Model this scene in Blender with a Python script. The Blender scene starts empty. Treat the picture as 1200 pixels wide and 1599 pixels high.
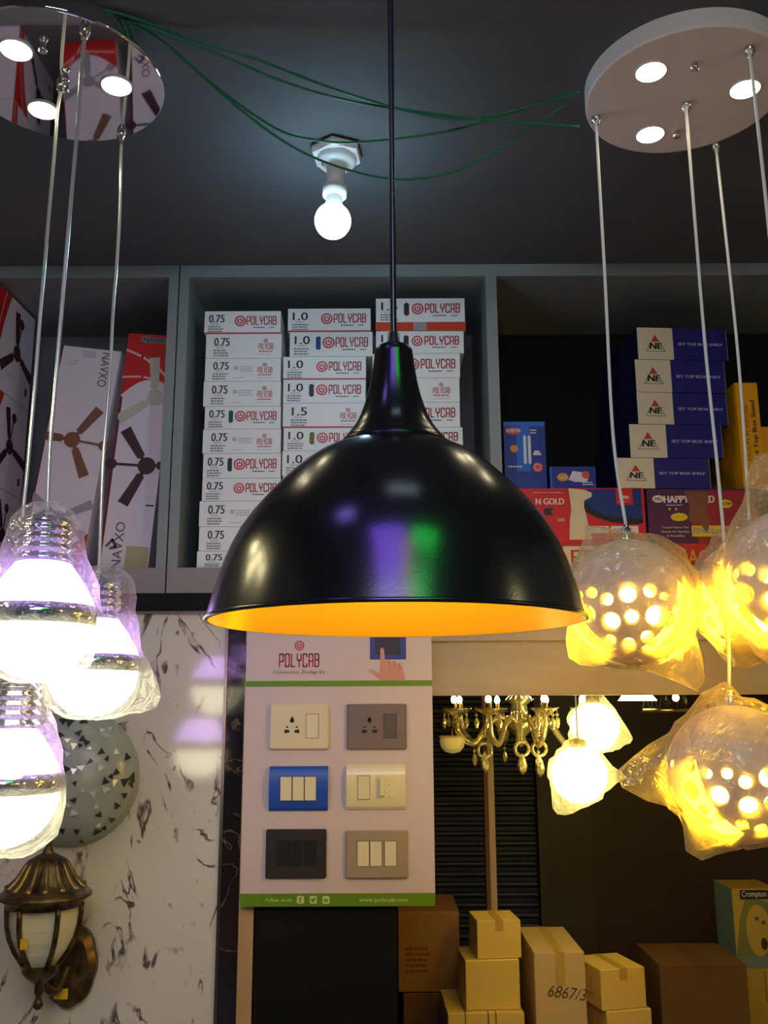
import bpy, math, random
from math import sin, cos, pi, radians, atan2, hypot
from mathutils import Vector, Matrix, noise
random.seed(7)
S = bpy.context.scene
COL = S.collection

# ------------------------------------------------------------------ camera
F, PITCH, ROLL, CAMZ = 1450.0, radians(12), radians(-0.25), 1.5
cp, sp = cos(PITCH), sin(PITCH)
FWD = Vector((0, cp, sp)); X0 = Vector((1, 0, 0)); U0 = Vector((0, -sp, cp))
RGT = cos(ROLL)*X0 + sin(ROLL)*U0
UPV = -sin(ROLL)*X0 + cos(ROLL)*U0
cam = bpy.data.cameras.new('camera'); camo = bpy.data.objects.new('camera', cam); COL.objects.link(camo)
cam.sensor_fit = 'AUTO'; cam.sensor_width = 36.0; cam.lens = F/1599*36
cam.clip_start = 0.02
mw = Matrix((RGT, UPV, -FWD)).transposed().to_4x4(); mw.translation = (0, 0, CAMZ)
camo.matrix_world = mw
S.camera = camo

def at(u, v, Y):
    """world point at depth Y seen at photo pixel (u, v)"""
    d = RGT*((u-600)/F) + UPV*((799.5-v)/F) + FWD
    t = Y/d.y
    return Vector((d.x*t, Y, CAMZ + d.z*t))
def zat(v, Y, u=600): return at(u, v, Y).z
def xat(u, v, Y): return at(u, v, Y).x

# ------------------------------------------------------------------ materials
_m = {}
def mat(name, col, rough=.5, metal=0, spec=.5, em=None, es=0, trans=0, ior=1.45, alpha=None, coat=0):
    if name in _m: return _m[name]
    m = bpy.data.materials.new(name); m.use_nodes = True
    b = m.node_tree.nodes['Principled BSDF']
    b.inputs['Base Color'].default_value = (*col, 1)
    b.inputs['Roughness'].default_value = rough
    b.inputs['Metallic'].default_value = metal
    b.inputs['Specular IOR Level'].default_value = spec
    b.inputs['IOR'].default_value = ior
    b.inputs['Transmission Weight'].default_value = trans
    b.inputs['Coat Weight'].default_value = coat
    if em:
        b.inputs['Emission Color'].default_value = (*em, 1)
        b.inputs['Emission Strength'].default_value = es
    _m[name] = m
    return m
def nt(m): return m.node_tree.nodes, m.node_tree.links, m.node_tree.nodes['Principled BSDF']
def noisy(m, c1, c2, scale=4, detail=4, dist=0, stretch=(1, 1, 1), lo=.35, hi=.65):
    n, l, b = nt(m)
    tc = n.new('ShaderNodeTexCoord'); mp = n.new('ShaderNodeMapping'); mp.inputs['Scale'].default_value = stretch
    nz = n.new('ShaderNodeTexNoise'); nz.inputs['Scale'].default_value = scale; nz.inputs['Detail'].default_value = detail
    nz.inputs['Distortion'].default_value = dist
    cr = n.new('ShaderNodeValToRGB'); cr.color_ramp.elements[0].position = lo; cr.color_ramp.elements[1].position = hi
    cr.color_ramp.elements[0].color = (*c1, 1); cr.color_ramp.elements[1].color = (*c2, 1)
    l.new(tc.outputs['Object'], mp.inputs['Vector']); l.new(mp.outputs['Vector'], nz.inputs['Vector'])
    l.new(nz.outputs['Fac'], cr.inputs['Fac']); l.new(cr.outputs['Color'], b.inputs['Base Color'])
    return m

def srgb(r, g, b):
    f = lambda c: (c/255/12.92) if c <= 10 else ((c/255+.055)/1.055)**2.4
    return (f(r), f(g), f(b))

M = {}
M['ceiling'] = noisy(mat('ceiling_paint', (.1,.1,.1), .8), (.088,.092,.102), (.108,.112,.122), 2)
M['cab'] = mat('grey_laminate', (.25,.28,.285), .45)
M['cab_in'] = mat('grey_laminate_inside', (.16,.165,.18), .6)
M['floor'] = mat('floor_tile', (.3,.28,.26), .4)
M['wall'] = mat('wall_paint', (.35,.33,.30), .7)
M['beam'] = noisy(mat('beam_laminate', (.5,.4,.33), .45), (.36,.29,.235), (.43,.345,.28), 3, 5, .6, (.6, 1, 6))
M['rail'] = noisy(mat('rail_laminate', (.4,.36,.35), .4), (.24,.22,.22), (.30,.27,.27), 3, 4, .3, (.5, 1, 8))
M['tan'] = noisy(mat('tan_wood', (.45,.3,.13), .5), (.46,.30,.14), (.56,.38,.19), 3, 4, .5, (8, 8, .5))
M['black'] = mat('black_laminate', (.008,.008,.009), .65, 0, .15)
M['steel'] = mat('dark_steel_trim', (.25,.2,.15), .3, 1)
M['chrome'] = mat('chrome', (.82,.82,.84), .06, 1)
M['mirror'] = mat('mirror_steel', (.66,.67,.68), .03, 1)
M['nickel'] = mat('nickel', (.55,.52,.5), .25, 1)
M['white'] = mat('white_plastic', (.78,.76,.74), .35)
M['canopy_white'] = mat('white_canopy_enamel', (.80,.72,.70), .4)
M['cable_clear'] = mat('clear_twisted_cable', (.62,.64,.60), .18, .5)
M['cable_white'] = mat('white_cable', (.75,.73,.72), .4)
M['green_wire'] = mat('green_wire', (.005,.16,.07), .4)
M['black_cord'] = mat('black_cord', (.008,.009,.014), .25)
M['gold_in'] = mat('gold_lining', (.95,.58,.05), .36, .6)
# black enamel with a faint orange peel
m = mat('black_enamel', (.006,.006,.006), .2, 0, .7); M['enamel'] = m
n, l, b = nt(m)
tc = n.new('ShaderNodeTexCoord'); nz = n.new('ShaderNodeTexNoise'); nz.inputs['Scale'].default_value = 420; bp = n.new('ShaderNodeBump')
bp.inputs['Strength'].default_value = .05; bp.inputs['Distance'].default_value = .001
l.new(tc.outputs['Object'], nz.inputs['Vector']); l.new(nz.outputs['Fac'], bp.inputs['Height']); l.new(bp.outputs['Normal'], b.inputs['Normal'])
# white marble with dark broken veins
def marble():
    m = mat('white_marble', (.7,.66,.6), .09, 0, .9, ior=1.6)
    n, l, b = nt(m)
    tc = n.new('ShaderNodeTexCoord'); mp = n.new('ShaderNodeMapping'); mp.inputs['Scale'].default_value = (1, 1, .55)
    n1 = n.new('ShaderNodeTexNoise'); n1.inputs['Scale'].default_value = 7.5; n1.inputs['Detail'].default_value = 6; n1.inputs['Distortion'].default_value = 1.2
    sub = n.new('ShaderNodeMath'); sub.operation = 'SUBTRACT'; sub.inputs[1].default_value = .5
    ab = n.new('ShaderNodeMath'); ab.operation = 'ABSOLUTE'
    cr = n.new('ShaderNodeValToRGB'); cr.color_ramp.elements[0].position = .006; cr.color_ramp.elements[0].color = (1,1,1,1)
    cr.color_ramp.elements[1].position = .024; cr.color_ramp.elements[1].color = (0,0,0,1)
    n2 = n.new('ShaderNodeTexNoise'); n2.inputs['Scale'].default_value = 16; n2.inputs['Detail'].default_value = 3
    c2 = n.new('ShaderNodeValToRGB'); c2.color_ramp.elements[0].position = .47; c2.color_ramp.elements[1].position = .56
    n3 = n.new('ShaderNodeTexNoise'); n3.inputs['Scale'].default_value = 21; n3.inputs['Detail'].default_value = 5; n3.inputs['Distortion'].default_value = .8
    c3 = n.new('ShaderNodeValToRGB'); c3.color_ramp.elements[0].position = .655; c3.color_ramp.elements[1].position = .70
    mu = n.new('ShaderNodeMath'); mu.operation = 'MULTIPLY'
    mx = n.new('ShaderNodeMath'); mx.operation = 'MAXIMUM'
    mix = n.new('ShaderNodeMix'); mix.data_type = 'RGBA'
    mix.inputs[6].default_value = (.72,.67,.60,1); mix.inputs[7].default_value = (.12,.09,.085,1)
    l.new(tc.outputs['Object'], mp.inputs['Vector'])
    for k in (n1, n2, n3): l.new(mp.outputs['Vector'], k.inputs['Vector'])
    l.new(n1.outputs['Fac'], sub.inputs[0]); l.new(sub.outputs[0], ab.inputs[0]); l.new(ab.outputs[0], cr.inputs['Fac'])
    l.new(n2.outputs['Fac'], c2.inputs['Fac']); l.new(n3.outputs['Fac'], c3.inputs['Fac'])
    l.new(cr.outputs['Color'], mu.inputs[0]); l.new(c2.outputs['Color'], mu.inputs[1])
    l.new(mu.outputs[0], mx.inputs[0]); l.new(c3.outputs['Color'], mx.inputs[1])
    l.new(mx.outputs[0], mix.inputs[0]); l.new(mix.outputs[2], b.inputs['Base Color'])
    return m
M['marble'] = marble()
def granite():
    m = mat('black_gold_marble', (.02,.02,.02), .08)
    n, l, b = nt(m)
    tc = n.new('ShaderNodeTexCoord'); nz = n.new('ShaderNodeTexNoise'); nz.inputs['Scale'].default_value = 6; nz.inputs['Detail'].default_value = 6; nz.inputs['Distortion'].default_value = 1.5
    cr = n.new('ShaderNodeValToRGB')
    e = cr.color_ramp.elements; e[0].position = .0; e[0].color = (.012,.011,.014,1); e[1].position = 1; e[1].color = (.025,.018,.016,1)
    for p, c in ((.545,(.02,.016,.018,1)),(.56,(.22,.14,.06,1)),(.572,(.025,.018,.016,1))):
        k = e.new(p); k.color = c
    l.new(tc.outputs['Object'], nz.inputs['Vector']); l.new(nz.outputs['Fac'], cr.inputs['Fac']); l.new(cr.outputs['Color'], b.inputs['Base Color'])
    return m
M['granite'] = granite()
# thin crinkled plastic bag
def plastic(name, tint, body, opac):
    m = bpy.data.materials.new(name); m.use_nodes = True
    n, l = m.node_tree.nodes, m.node_tree.links
    n.clear()
    out = n.new('ShaderNodeOutputMaterial'); tr = n.new('ShaderNodeBsdfTransparent'); gl = n.new('ShaderNodeBsdfGlossy'); tl = n.new('ShaderNodeBsdfTranslucent'); df = n.new('ShaderNodeBsdfDiffuse')
    tr.inputs['Color'].default_value = (*tint, 1); gl.inputs['Roughness'].default_value = .12
    tl.inputs['Color'].default_value = (*body, 1); df.inputs['Color'].default_value = (*body, 1)
    gl.inputs['Color'].default_value = (.9,.9,.9,1)
    tc = n.new('ShaderNodeTexCoord'); nz = n.new('ShaderNodeTexNoise'); nz.inputs['Scale'].default_value = 16; nz.inputs['Detail'].default_value = 3; nz.inputs['Distortion'].default_value = 2.2
    bp = n.new('ShaderNodeBump'); bp.inputs['Strength'].default_value = .8; bp.inputs['Distance'].default_value = .02
    l.new(tc.outputs['Object'], nz.inputs['Vector']); l.new(nz.outputs['Fac'], bp.inputs['Height']); l.new(bp.outputs['Normal'], gl.inputs['Normal'])
    lw = n.new('ShaderNodeLayerWeight'); lw.inputs['Blend'].default_value = .3
    mr = n.new('ShaderNodeMapRange'); mr.inputs['To Min'].default_value = opac; mr.inputs['To Max'].default_value = min(.95, opac+.38)
    l.new(lw.outputs['Facing'], mr.inputs['Value'])
    mg = n.new('ShaderNodeMapRange'); mg.inputs['To Min'].default_value = .055; mg.inputs['To Max'].default_value = .24
    l.new(lw.outputs['Facing'], mg.inputs['Value'])
    m1 = n.new('ShaderNodeMixShader'); m1.inputs[0].default_value = .3; l.new(tl.outputs[0], m1.inputs[1]); l.new(df.outputs[0], m1.inputs[2])
    m2 = n.new('ShaderNodeMixShader'); l.new(mr.outputs[0], m2.inputs[0]); l.new(tr.outputs[0], m2.inputs[1]); l.new(m1.outputs[0], m2.inputs[2])
    m3 = n.new('ShaderNodeMixShader'); l.new(mg.outputs[0], m3.inputs[0]); l.new(m2.outputs[0], m3.inputs[1]); l.new(gl.outputs[0], m3.inputs[2])
    l.new(m3.outputs[0], out.inputs['Surface'])
    return m
M['bag'] = plastic('clear_plastic_bag', (.98,.98,.98), (.85,.82,.80), .06)
M['bag_warm'] = plastic('glow_tinted_plastic_bag', (.98,.95,.88), (.95,.80,.42), .17)  # amber lamp glow is mixed into this bag's body colour
# lit things
def emis(name, col, s): return mat(name, (.8,.8,.8), .4, em=col, es=s)
M['bulb_cool'] = emis('cool_white_bulb_glow', (.46,.80,1), 60)
M['down'] = emis('warm_white_downlight_glow', (1,.88,.55), 55)
M['lamp_violet'] = emis('violet_white_glow', (.60,.32,1), 9.5)
M['lamp_white'] = emis('soft_white_glow', (1,.97,.62), 7.5)
M['egg_bulb'] = emis('amber_bulb_glow', (1,.60,.024), 145)
M['globe'] = emis('warm_globe_glow', (1,.95,.42), 9.5)
M['flame'] = emis('candle_bulb_glow', (1,.85,.45), 40)
M['dome_bulb'] = emis('dome_bulb_glow', (1,.68,.11), 85)
M['filament'] = emis('filament_glow', (1,.8,.3), 25)
m = bpy.data.materials.new('white_lamp_shell'); m.use_nodes = True; M['shell'] = m
n, l, b = nt(m); b.inputs['Base Color'].default_value = (.62,.58,.58,1); b.inputs['Roughness'].default_value = .35
out = n['Material Output']; tl = n.new('ShaderNodeBsdfTranslucent'); tl.inputs['Color'].default_value = (.95,.65,.2,1); mx = n.new('ShaderNodeMixShader'); mx.inputs[0].default_value = .07
l.new(b.outputs[0], mx.inputs[1]); l.new(tl.outputs[0], mx.inputs[2]); l.new(mx.outputs[0], out.inputs['Surface'])
# crystal / brass
M['crystal'] = mat('champagne_crystal', (1,.84,.40), .06, .25, .7, trans=.75, ior=1.55)
M['brass'] = mat('antique_brass', (.5,.32,.1), .25, 1)
M['amber'] = mat('amber_glass', (.75,.6,.2), .3, trans=.3, em=(1,.75,.2), es=.25)
m = mat('aged_bronze', (.10,.065,.03), .38, .8); M['bronze'] = noisy(m, (.045,.032,.022), (.20,.13,.055), 30, 4)
M['brass_old'] = mat('worn_brass', (.30,.20,.08), .33, .9)
M['opal'] = mat('opal_glass', (.74,.70,.60), .18)
m = mat('perforated_grey', (.38,.42,.40), .25); M['sconce'] = m
M['sconce_in'] = mat('sconce_dark_hole', (.05,.05,.05), .1)
M['facet'] = mat('mirror_facet', (.95,.95,.95), .32, .55)
# print and card colours
def card(name, r, g, b, rough=.45): M[name] = mat('print_'+name, srgb(r, g, b), rough); return M[name]
card('carton', 243, 241, 240); card('red', 205, 40, 55); card('ink', 35, 33, 38); card('greyink', 125, 122, 128); card('paleink', 195, 190, 205)
card('bandred', 215, 60, 30); card('greytape', 165, 155, 155); card('blueink', 25, 55, 150); card('greenink', 10, 70, 50); card('darkgreen', 8, 40, 38); card('yellowink', 110, 100, 20)
card('fanwhite', 225, 212, 220); card('fanred', 200, 30, 30); card('fanside', 110, 18, 35); card('wood1', 130, 85, 65); card('wood2', 160, 125, 80); card('brown', 70, 38, 42); card('fangrey', 160, 150, 160); card('fancream', 195, 190, 170); card('tape', 190, 170, 130); card('linepink', 235, 170, 165)
card('ne_white', 225, 208, 178); card('ne_blue', 32, 28, 112); card('ne_side', 20, 20, 60); card('ne_red', 205, 60, 40); card('ne_text', 175, 175, 215)
card('gold_red', 205, 22, 30); card('gold_blue', 15, 40, 120); card('gold_black', 14, 16, 28); card('wtext', 235, 215, 205); card('skin_white', 225, 205, 165)
card('hg_purple', 78, 30, 72); card('hg_red', 150, 35, 40); card('yel', 225, 195, 20); card('hg_tape', 130, 75, 55); card('brk_red', 185, 45, 35); card('brk_yel', 215, 150, 30)
card('sy_blue', 14, 40, 140); card('sy_lblue', 20, 95, 200); card('sy_or', 220, 140, 30); card('sy_red', 215, 80, 60); card('sy_w', 215, 210, 215)
card('st_yel', 232, 160, 8); card('st_red', 190, 60, 25); card('st_blk', 40, 25, 12)
card('board', 210, 192, 194); card('green', 98, 140, 8); card('b_red', 190, 45, 70); card('b_grey', 95, 75, 85); card('skin', 205, 145, 130); card('b_blue', 55, 60, 150); card('b_dark', 50, 45, 70); card('palegreen', 205, 215, 150)
card('pl_ivory', 225, 212, 180, .3); card('pl_grey', 122, 108, 108, .35); card('pl_greyd', 98, 88, 92, .35); card('pl_blue', 38, 82, 185, .35); card('pl_cream', 232, 222, 175, .25); card('pl_black', 48, 44, 42, .4); card('pl_blackd', 42, 40, 38, .3); card('pl_taupe', 160, 145, 122, .35); card('pl_white', 232, 222, 188, .3); card('hole', 30, 20, 12)
card('kraft', 135, 92, 45, .7); card('kraftd', 95, 60, 28, .7); card('cream', 225, 190, 85, .6); card('cream2', 205, 172, 105, .6); card('creamtape', 195, 155, 60, .5); card('seam', 90, 65, 25); card('crate_brown', 96, 70, 32, .7); card('crm_blue', 105, 125, 125); card('crm_yel', 175, 145, 60); card('crm_green', 110, 115, 60); card('sticker', 235, 185, 20)
M['hole_glow'] = M['hole']

# ------------------------------------------------------------------ mesh builder
_txt = {}
def text_mesh(s):
    if s in _txt: return _txt[s]
    cu = bpy.data.curves.new('t', 'FONT'); cu.body = s; cu.size = 1; cu.resolution_u = 3
    o = bpy.data.objects.new('t', cu); COL.objects.link(o)
    bpy.context.view_layer.update()
    me = bpy.data.meshes.new_from_object(o.evaluated_get(bpy.context.evaluated_depsgraph_get()))
    vs = [(v.co.x, v.co.y) for v in me.vertices]; fs = [tuple(p.vertices) for p in me.polygons]
    bpy.data.objects.remove(o); bpy.data.curves.remove(cu); bpy.data.meshes.remove(me)
    x0 = min(v[0] for v in vs); x1 = max(v[0] for v in vs); y0 = min(v[1] for v in vs); y1 = max(v[1] for v in vs)
    _txt[s] = (vs, fs, x0, x1, y0, y1)
    return _txt[s]
LET = {
 'P': [[(0,0),(0,.9),(.1,1),(.5,1),(.6,.9),(.6,.5),(.5,.4),(0,.4)]],
 'O': [[(.1,0),(0,.1),(0,.9),(.1,1),(.5,1),(.6,.9),(.6,.1),(.5,0),(.1,0)]],
 'L': [[(0,1),(0,.1),(.1,0),(.55,0)]],
 'Y': [[(0,1),(0,.62),(.1,.48),(.5,.48),(.6,.62),(.6,1)],[(.3,.48),(.3,0)]],
 'C': [[(.6,.78),(.6,.9),(.5,1),(.1,1),(0,.9),(0,.1),(.1,0),(.5,0),(.6,.1),(.6,.22)]],
 'A': [[(0,0),(0,.88),(.12,1),(.48,1),(.6,.88),(.6,0)],[(0,.42),(.6,.42)]],
 'B': [[(0,0),(0,1),(.48,1),(.6,.88),(.6,.64),(.5,.52),(0,.52)],[(.5,.52),(.6,.4),(.6,.12),(.48,0),(0,0)]],
}
class MB:
    def __init__(s): s.v = []; s.f = []; s.m = []; s.sm = []; s.mats = []
    def mi(s, m):
        if m not in s.mats: s.mats.append(m)
        return s.mats.index(m)
    def add(s, vs, fs, m, smooth=False, T=None):
        o = len(s.v); k = s.mi(m)
        s.v += [tuple(T @ Vector(v)) if T else tuple(v) for v in vs]
        for f in fs: s.f.append(tuple(i+o for i in f)); s.m.append(k); s.sm.append(smooth)
    def box(s, x0, x1, y0, y1, z0, z1, m, T=None, bev=0):
        if bev:
            b = bev; vs = []
            for z, k in ((z0, b), (z0+b, 0), (z1-b, 0), (z1, b)):
                for (x, y) in ((x0+k+b*(k == 0), y0+k), (x1-k-b*(k == 0), y0+k), (x1-k, y0+k+b*(k == 0)), (x1-k, y1-k-b*(k == 0)), (x1-k-b*(k == 0), y1-k), (x0+k+b*(k == 0), y1-k), (x0+k, y1-k-b*(k == 0)), (x0+k, y0+k+b*(k == 0))): vs.append((x, y, z))
            fs = [tuple(range(7, -1, -1)), tuple(range(24, 32))]
            for r in range(3):
                for i in range(8): fs.append((r*8+i, r*8+(i+1) % 8, r*8+8+(i+1) % 8, r*8+8+i))
            return s.add(vs, fs, m, False, T)
        vs = [(x, y, z) for z in (z0, z1) for x, y in ((x0, y0), (x1, y0), (x1, y1), (x0, y1))]
        s.add(vs, [(3,2,1,0),(4,5,6,7),(0,1,5,4),(1,2,6,5),(2,3,7,6),(3,0,4,7)], m, False, T)
    def lathe(s, prof, m, n=48, c=(0,0,0), smooth=True, axis=None, ang=0, T=None, sx=1, sy=1):
        vs = []; fs = []
        rings = []
        for r, z in prof:
            if r < 1e-6: rings.append([len(vs)]); vs.append((0, 0, z)); continue
            rings.append(list(range(len(vs), len(vs)+n)))
            for i in range(n): a = 2*pi*i/n+ang; vs.append((r*cos(a)*sx, r*sin(a)*sy, z))
        for A, B in zip(rings, rings[1:]):
            if len(A) == 1 and len(B) == 1: continue
            for i in range(n):
                j = (i+1) % n
                if len(A) == 1: fs.append((A[0], B[j], B[i]))
                elif len(B) == 1: fs.append((A[i], A[j], B[0]))
                else: fs.append((A[i], A[j], B[j], B[i]))
        TT = Matrix.Translation(c)
        if axis is not None: TT = TT @ Vector((0, 0, 1)).rotation_difference(Vector(axis).normalized()).to_matrix().to_4x4()
        if T: TT = T @ TT
        s.add(vs, fs, m, smooth, TT)
    def cyl(s, a, b, r, m, n=16, r2=None, smooth=True):
        a = Vector(a); b = Vector(b); L = (b-a).length; r2 = r if r2 is None else r2
        s.lathe([(0, 0), (r, 0)], m, n, a, False, b-a); s.lathe([(r, 0), (r2, L)], m, n, a, smooth, b-a); s.lathe([(r2, L), (0, L)], m, n, a, False, b-a)
    def ball(s, c, r, m, n=20, k=12, sc=(1, 1, 1)):
        s.lathe([(r*sin(pi*i/k)*1, -r*cos(pi*i/k)*sc[2]) for i in range(k+1)], m, n, c, True, sx=sc[0], sy=sc[1])
    def tube(s, pts, r, m, n=8, T=None):
        pts = [Vector(p) for p in pts]; vs = []; fs = []
        prev = None
        for i, p in enumerate(pts):
            d = (pts[min(i+1, len(pts)-1)]-pts[max(i-1, 0)]).normalized()
            if prev is None: e = d.orthogonal().normalized()
            else: e = (prev-d*prev.dot(d)).normalized()
            prev = e; g = d.cross(e)
            rr = r(i/(len(pts)-1)) if callable(r) else r
            for k in range(n): a = 2*pi*k/n; vs.append(p+(e*cos(a)+g*sin(a))*rr)
        for i in range(len(pts)-1):
            for k in range(n): j = (k+1) % n; fs.append((i*n+k, i*n+j, i*n+n+j, i*n+n+k))
        fs.append(tuple(range(n-1, -1, -1))); o = (len(pts)-1)*n; fs.append(tuple(range(o, o+n)))
        s.add(vs, fs, m, True, T)
    # flat print on a face: coordinates (x, z) at depth y, facing -y
    def poly(s, pts, y, m, T=None): 
        a = sum(pts[i][0]*pts[(i+1) % len(pts)][1]-pts[(i+1) % len(pts)][0]*pts[i][1] for i in range(len(pts)))
        if a < 0: pts = pts[::-1]
        s.add([(p[0], y, p[1]) for p in pts], [tuple(range(len(pts)))], m, False, T)
    def rect(s, x0, x1, z0, z1, y, m, T=None): s.poly([(x0,z0),(x1,z0),(x1,z1),(x0,z1)], y, m, T)
    def disc(s, x, z, r, y, m, n=24, T=None, rz=None): 
        rz = r if rz is None else rz
        s.poly([(x+r*cos(2*pi*i/n), z+rz*sin(2*pi*i/n)) for i in range(n)], y, m, T)
    def ring(s, x, z, r0, r1, y, m, a0=0, a1=2*pi, n=28, T=None):
        vs = []; fs = []
        for i in range(n+1):
            a = a0+(a1-a0)*i/n
            vs += [(x+r0*cos(a), y, z+r0*sin(a)), (x+r1*cos(a), y, z+r1*sin(a))]
        for i in range(n): fs.append((2*i, 2*i+2, 2*i+3, 2*i+1)[::-1])
        s.add(vs, fs, m, False, T)
    def ribbon(s, pts, w, y, m, T=None):
        for (x0, z0), (x1, z1) in zip(pts, pts[1:]):
            d = hypot(x1-x0, z1-z0) or 1; ux, uz = (x1-x0)/d, (z1-z0)/d; nx, nz_ = -uz*w/2, ux*w/2; ex, ez = ux*w*.42, uz*w*.42
            s.poly([(x0-ex-nx, z0-ez-nz_), (x1+ex-nx, z1+ez-nz_), (x1+ex+nx, z1+ez+nz_), (x0-ex+nx, z0-ez+nz_)], y, m, T)
    def text(s, t, x, z, h, y, m, w=None, align='l', T=None, shear=0, bold=0):
        vs, fs, x0, x1, y0, y1 = text_mesh(t)
        k = h/.70; kx = k if w is None else w/(x1-x0)
        W = (x1-x0)*kx; ox = x - (W/2 if align == 'c' else W if align == 'r' else 0)
        offs = (0,) if not bold else (-bold, 0, bold)
        for i, b in enumerate(offs):
            s.add([(ox+(vx-x0)*kx+vy*k*shear+b, y-.00002*i, z+vy*k) for vx, vy in vs], fs, m, False, T)
    def logo(s, x0, x1, z0, z1, y, m, word='POLYCAB', T=None, wt=.23):
        n = len(word); W = (x1-x0)/(n-1+.78); h = z1-z0
        for i, c in enumerate(word):
            for ln in LET[c]: s.ribbon([(x0+i*W+(p[0]+.06)*W*1.05, z0+p[1]*h) for p in ln], wt*W, y, m, T)
    def power(s, x, z, r, y, m, T=None):
        s.ring(x, z, r*.74, r, y, m, T=T); s.ring(x, z, r*.30, r*.56, y, m, pi*.70, pi*2.30, T=T); s.rect(x-r*.11, x+r*.11, z-.02*r, z+r*.55, y, m, T)
    def lines(s, x, z, w, h, n, y, m, seed=0, T=None):
        rnd = random.Random(seed)
        for i in range(n):
            zz = z-h*i; xx = x
            e = x+w*rnd.uniform(.8, 1)
            while xx < e:
                d = w*rnd.uniform(.08, .22); s.rect(xx, min(xx+d, e), zz, zz+h*.5, y, m, T); xx += d+w*.035
    def mesh(s, name, org=(0, 0, 0)):
        me = bpy.data.meshes.new(name)
        ox, oy, oz = org
        me.from_pydata([(v[0]-ox, v[1]-oy, v[2]-oz) for v in s.v], [], s.f)
        for m in s.mats: me.materials.append(m)
        me.polygons.foreach_set('material_index', s.m); me.polygons.foreach_set('use_smooth', s.sm)
        me.update(); return me
    def build(s, name, parent=None, loc=None, rot=(0, 0, 0), world=True, label=None):
        """world: coordinates are world ones; the object's origin goes to loc (or to its parent's)"""
        if parent is not None:
            me = s.mesh(name, ORG[parent.name] if world else (0, 0, 0)); o = bpy.data.objects.new(name, me); COL.objects.link(o); o.parent = parent
            ORG[o.name] = ORG[parent.name] if world else (0, 0, 0)
            if loc is not None: o.location = loc
        else:
            loc = (0, 0, 0) if loc is None else loc
            me = s.mesh(name, loc if world else (0, 0, 0)); o = bpy.data.objects.new(name, me); COL.objects.link(o); o.location = loc; ORG[o.name] = tuple(loc)
        o.rotation_euler = rot
        if label: o['label'] = label
        return o
ORG = {}
def tag(o, label, cat, group=None):
    o['label'] = label; o['category'] = cat
    if group: o['group'] = group
    return o
def thing(name, label, cat, loc, group=None, rot=(0, 0, 0)):
    o = bpy.data.objects.new(name, None); COL.objects.link(o); o.location = loc; o.rotation_euler = rot; o.empty_display_size = .05
    ORG[o.name] = tuple(loc)
    return tag(o, label, cat, group)
def struct(mb, name):
    o = mb.build(name); o['kind'] = 'structure'; return o
def one(fn, *a, **k):
    b = MB(); getattr(b, fn)(*a, **k); return b
def link_mesh(name, me, parent, loc=(0, 0, 0), rot=(0, 0, 0)):
    o = bpy.data.objects.new(name, me); COL.objects.link(o); o.parent = parent; o.location = loc; o.rotation_euler = rot; ORG[o.name] = (0, 0, 0); return o

# ------------------------------------------------------------------ the setting
YW = 2.46                       # plane of the cabinet fronts and the marble
CEIL = 2.75
struct(one('box', -1.62, 1.92, -3.0, 3.62, -.05, 0, M['floor']), 'floor')
struct(one('box', -1.62, 1.92, -.6, 3.62, CEIL, CEIL+.05, M['ceiling']), 'ceiling')
struct(one('box', -1.67, -1.62, -.6, 3.62, 0, CEIL, M['wall']), 'wall_west')
struct(one('box', 1.92, 1.97, -.6, 3.62, 0, CEIL, M['wall']), 'wall_east')
zS = zat(885, YW)               # shelf surface inside the cabinets
zR = zat(925, YW); zG = zat(955, YW); zB = zat(1083, YW)
xm = xat(343, 1300, YW); xg = xat(384, 1300, YW)-.01
def back():
    m = mat('dark_shutter', (.012,.011,.013), .5); b = MB()
    b.box(-1.62, 1.92, 3.56, 3.62, 0, CEIL, m)
    for i in range(40):
        z = .6+i*.035
        b.cyl((xg+.2, 3.56, z), (1.15, 3.56, z), .011, m, 8)
    b2 = mat('brown_panel', (.03,.017,.010), .5)
    b.box(.55, .74, 3.50, 3.56, .3, 1.9, mat('olive_panel', (.035,.028,.010), .5)); b.box(.74, 1.9, 3.53, 3.56, .3, 1.9, b2)
    return struct(b, 'wall_back')
back()
b = MB(); b.box(-1.62, xm, YW+.002, YW+.05, 0, zG, M['marble']); struct(b, 'wall_left')
b = MB(); b.box(-1.62, xg, YW-.004, YW+.05, zG, zR, mat('black_granite', (.016,.015,.018), .1)); struct(b, 'trim_1')
b = MB(); b.box(xm+.008, xg, YW, YW+.05, 0, zG, M['granite']); struct(b, 'trim_2')
b = MB(); b.box(xm, xm+.008, YW-.004, YW+.05, 0, zG, M['steel']); b.box(-1.62, xm, YW-.006, YW+.0, zG-.004, zG+.003, M['steel']); struct(b, 'trim_3')
z1003 = zat(1003, YW)
b = MB(); b.box(xg, 1.92, YW-.012, YW+.05, z1003+.002, zR, M['beam']); struct(b, 'trim_4')
b = MB(); b.box(xg, 1.92, YW+.002, YW+.05, zB, z1003+.002, M['beam']); b.box(xg, 1.92, YW-.006, YW+.06, zB-.006, zB+.008, M['beam']); struct(b, 'trim_5')

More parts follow.
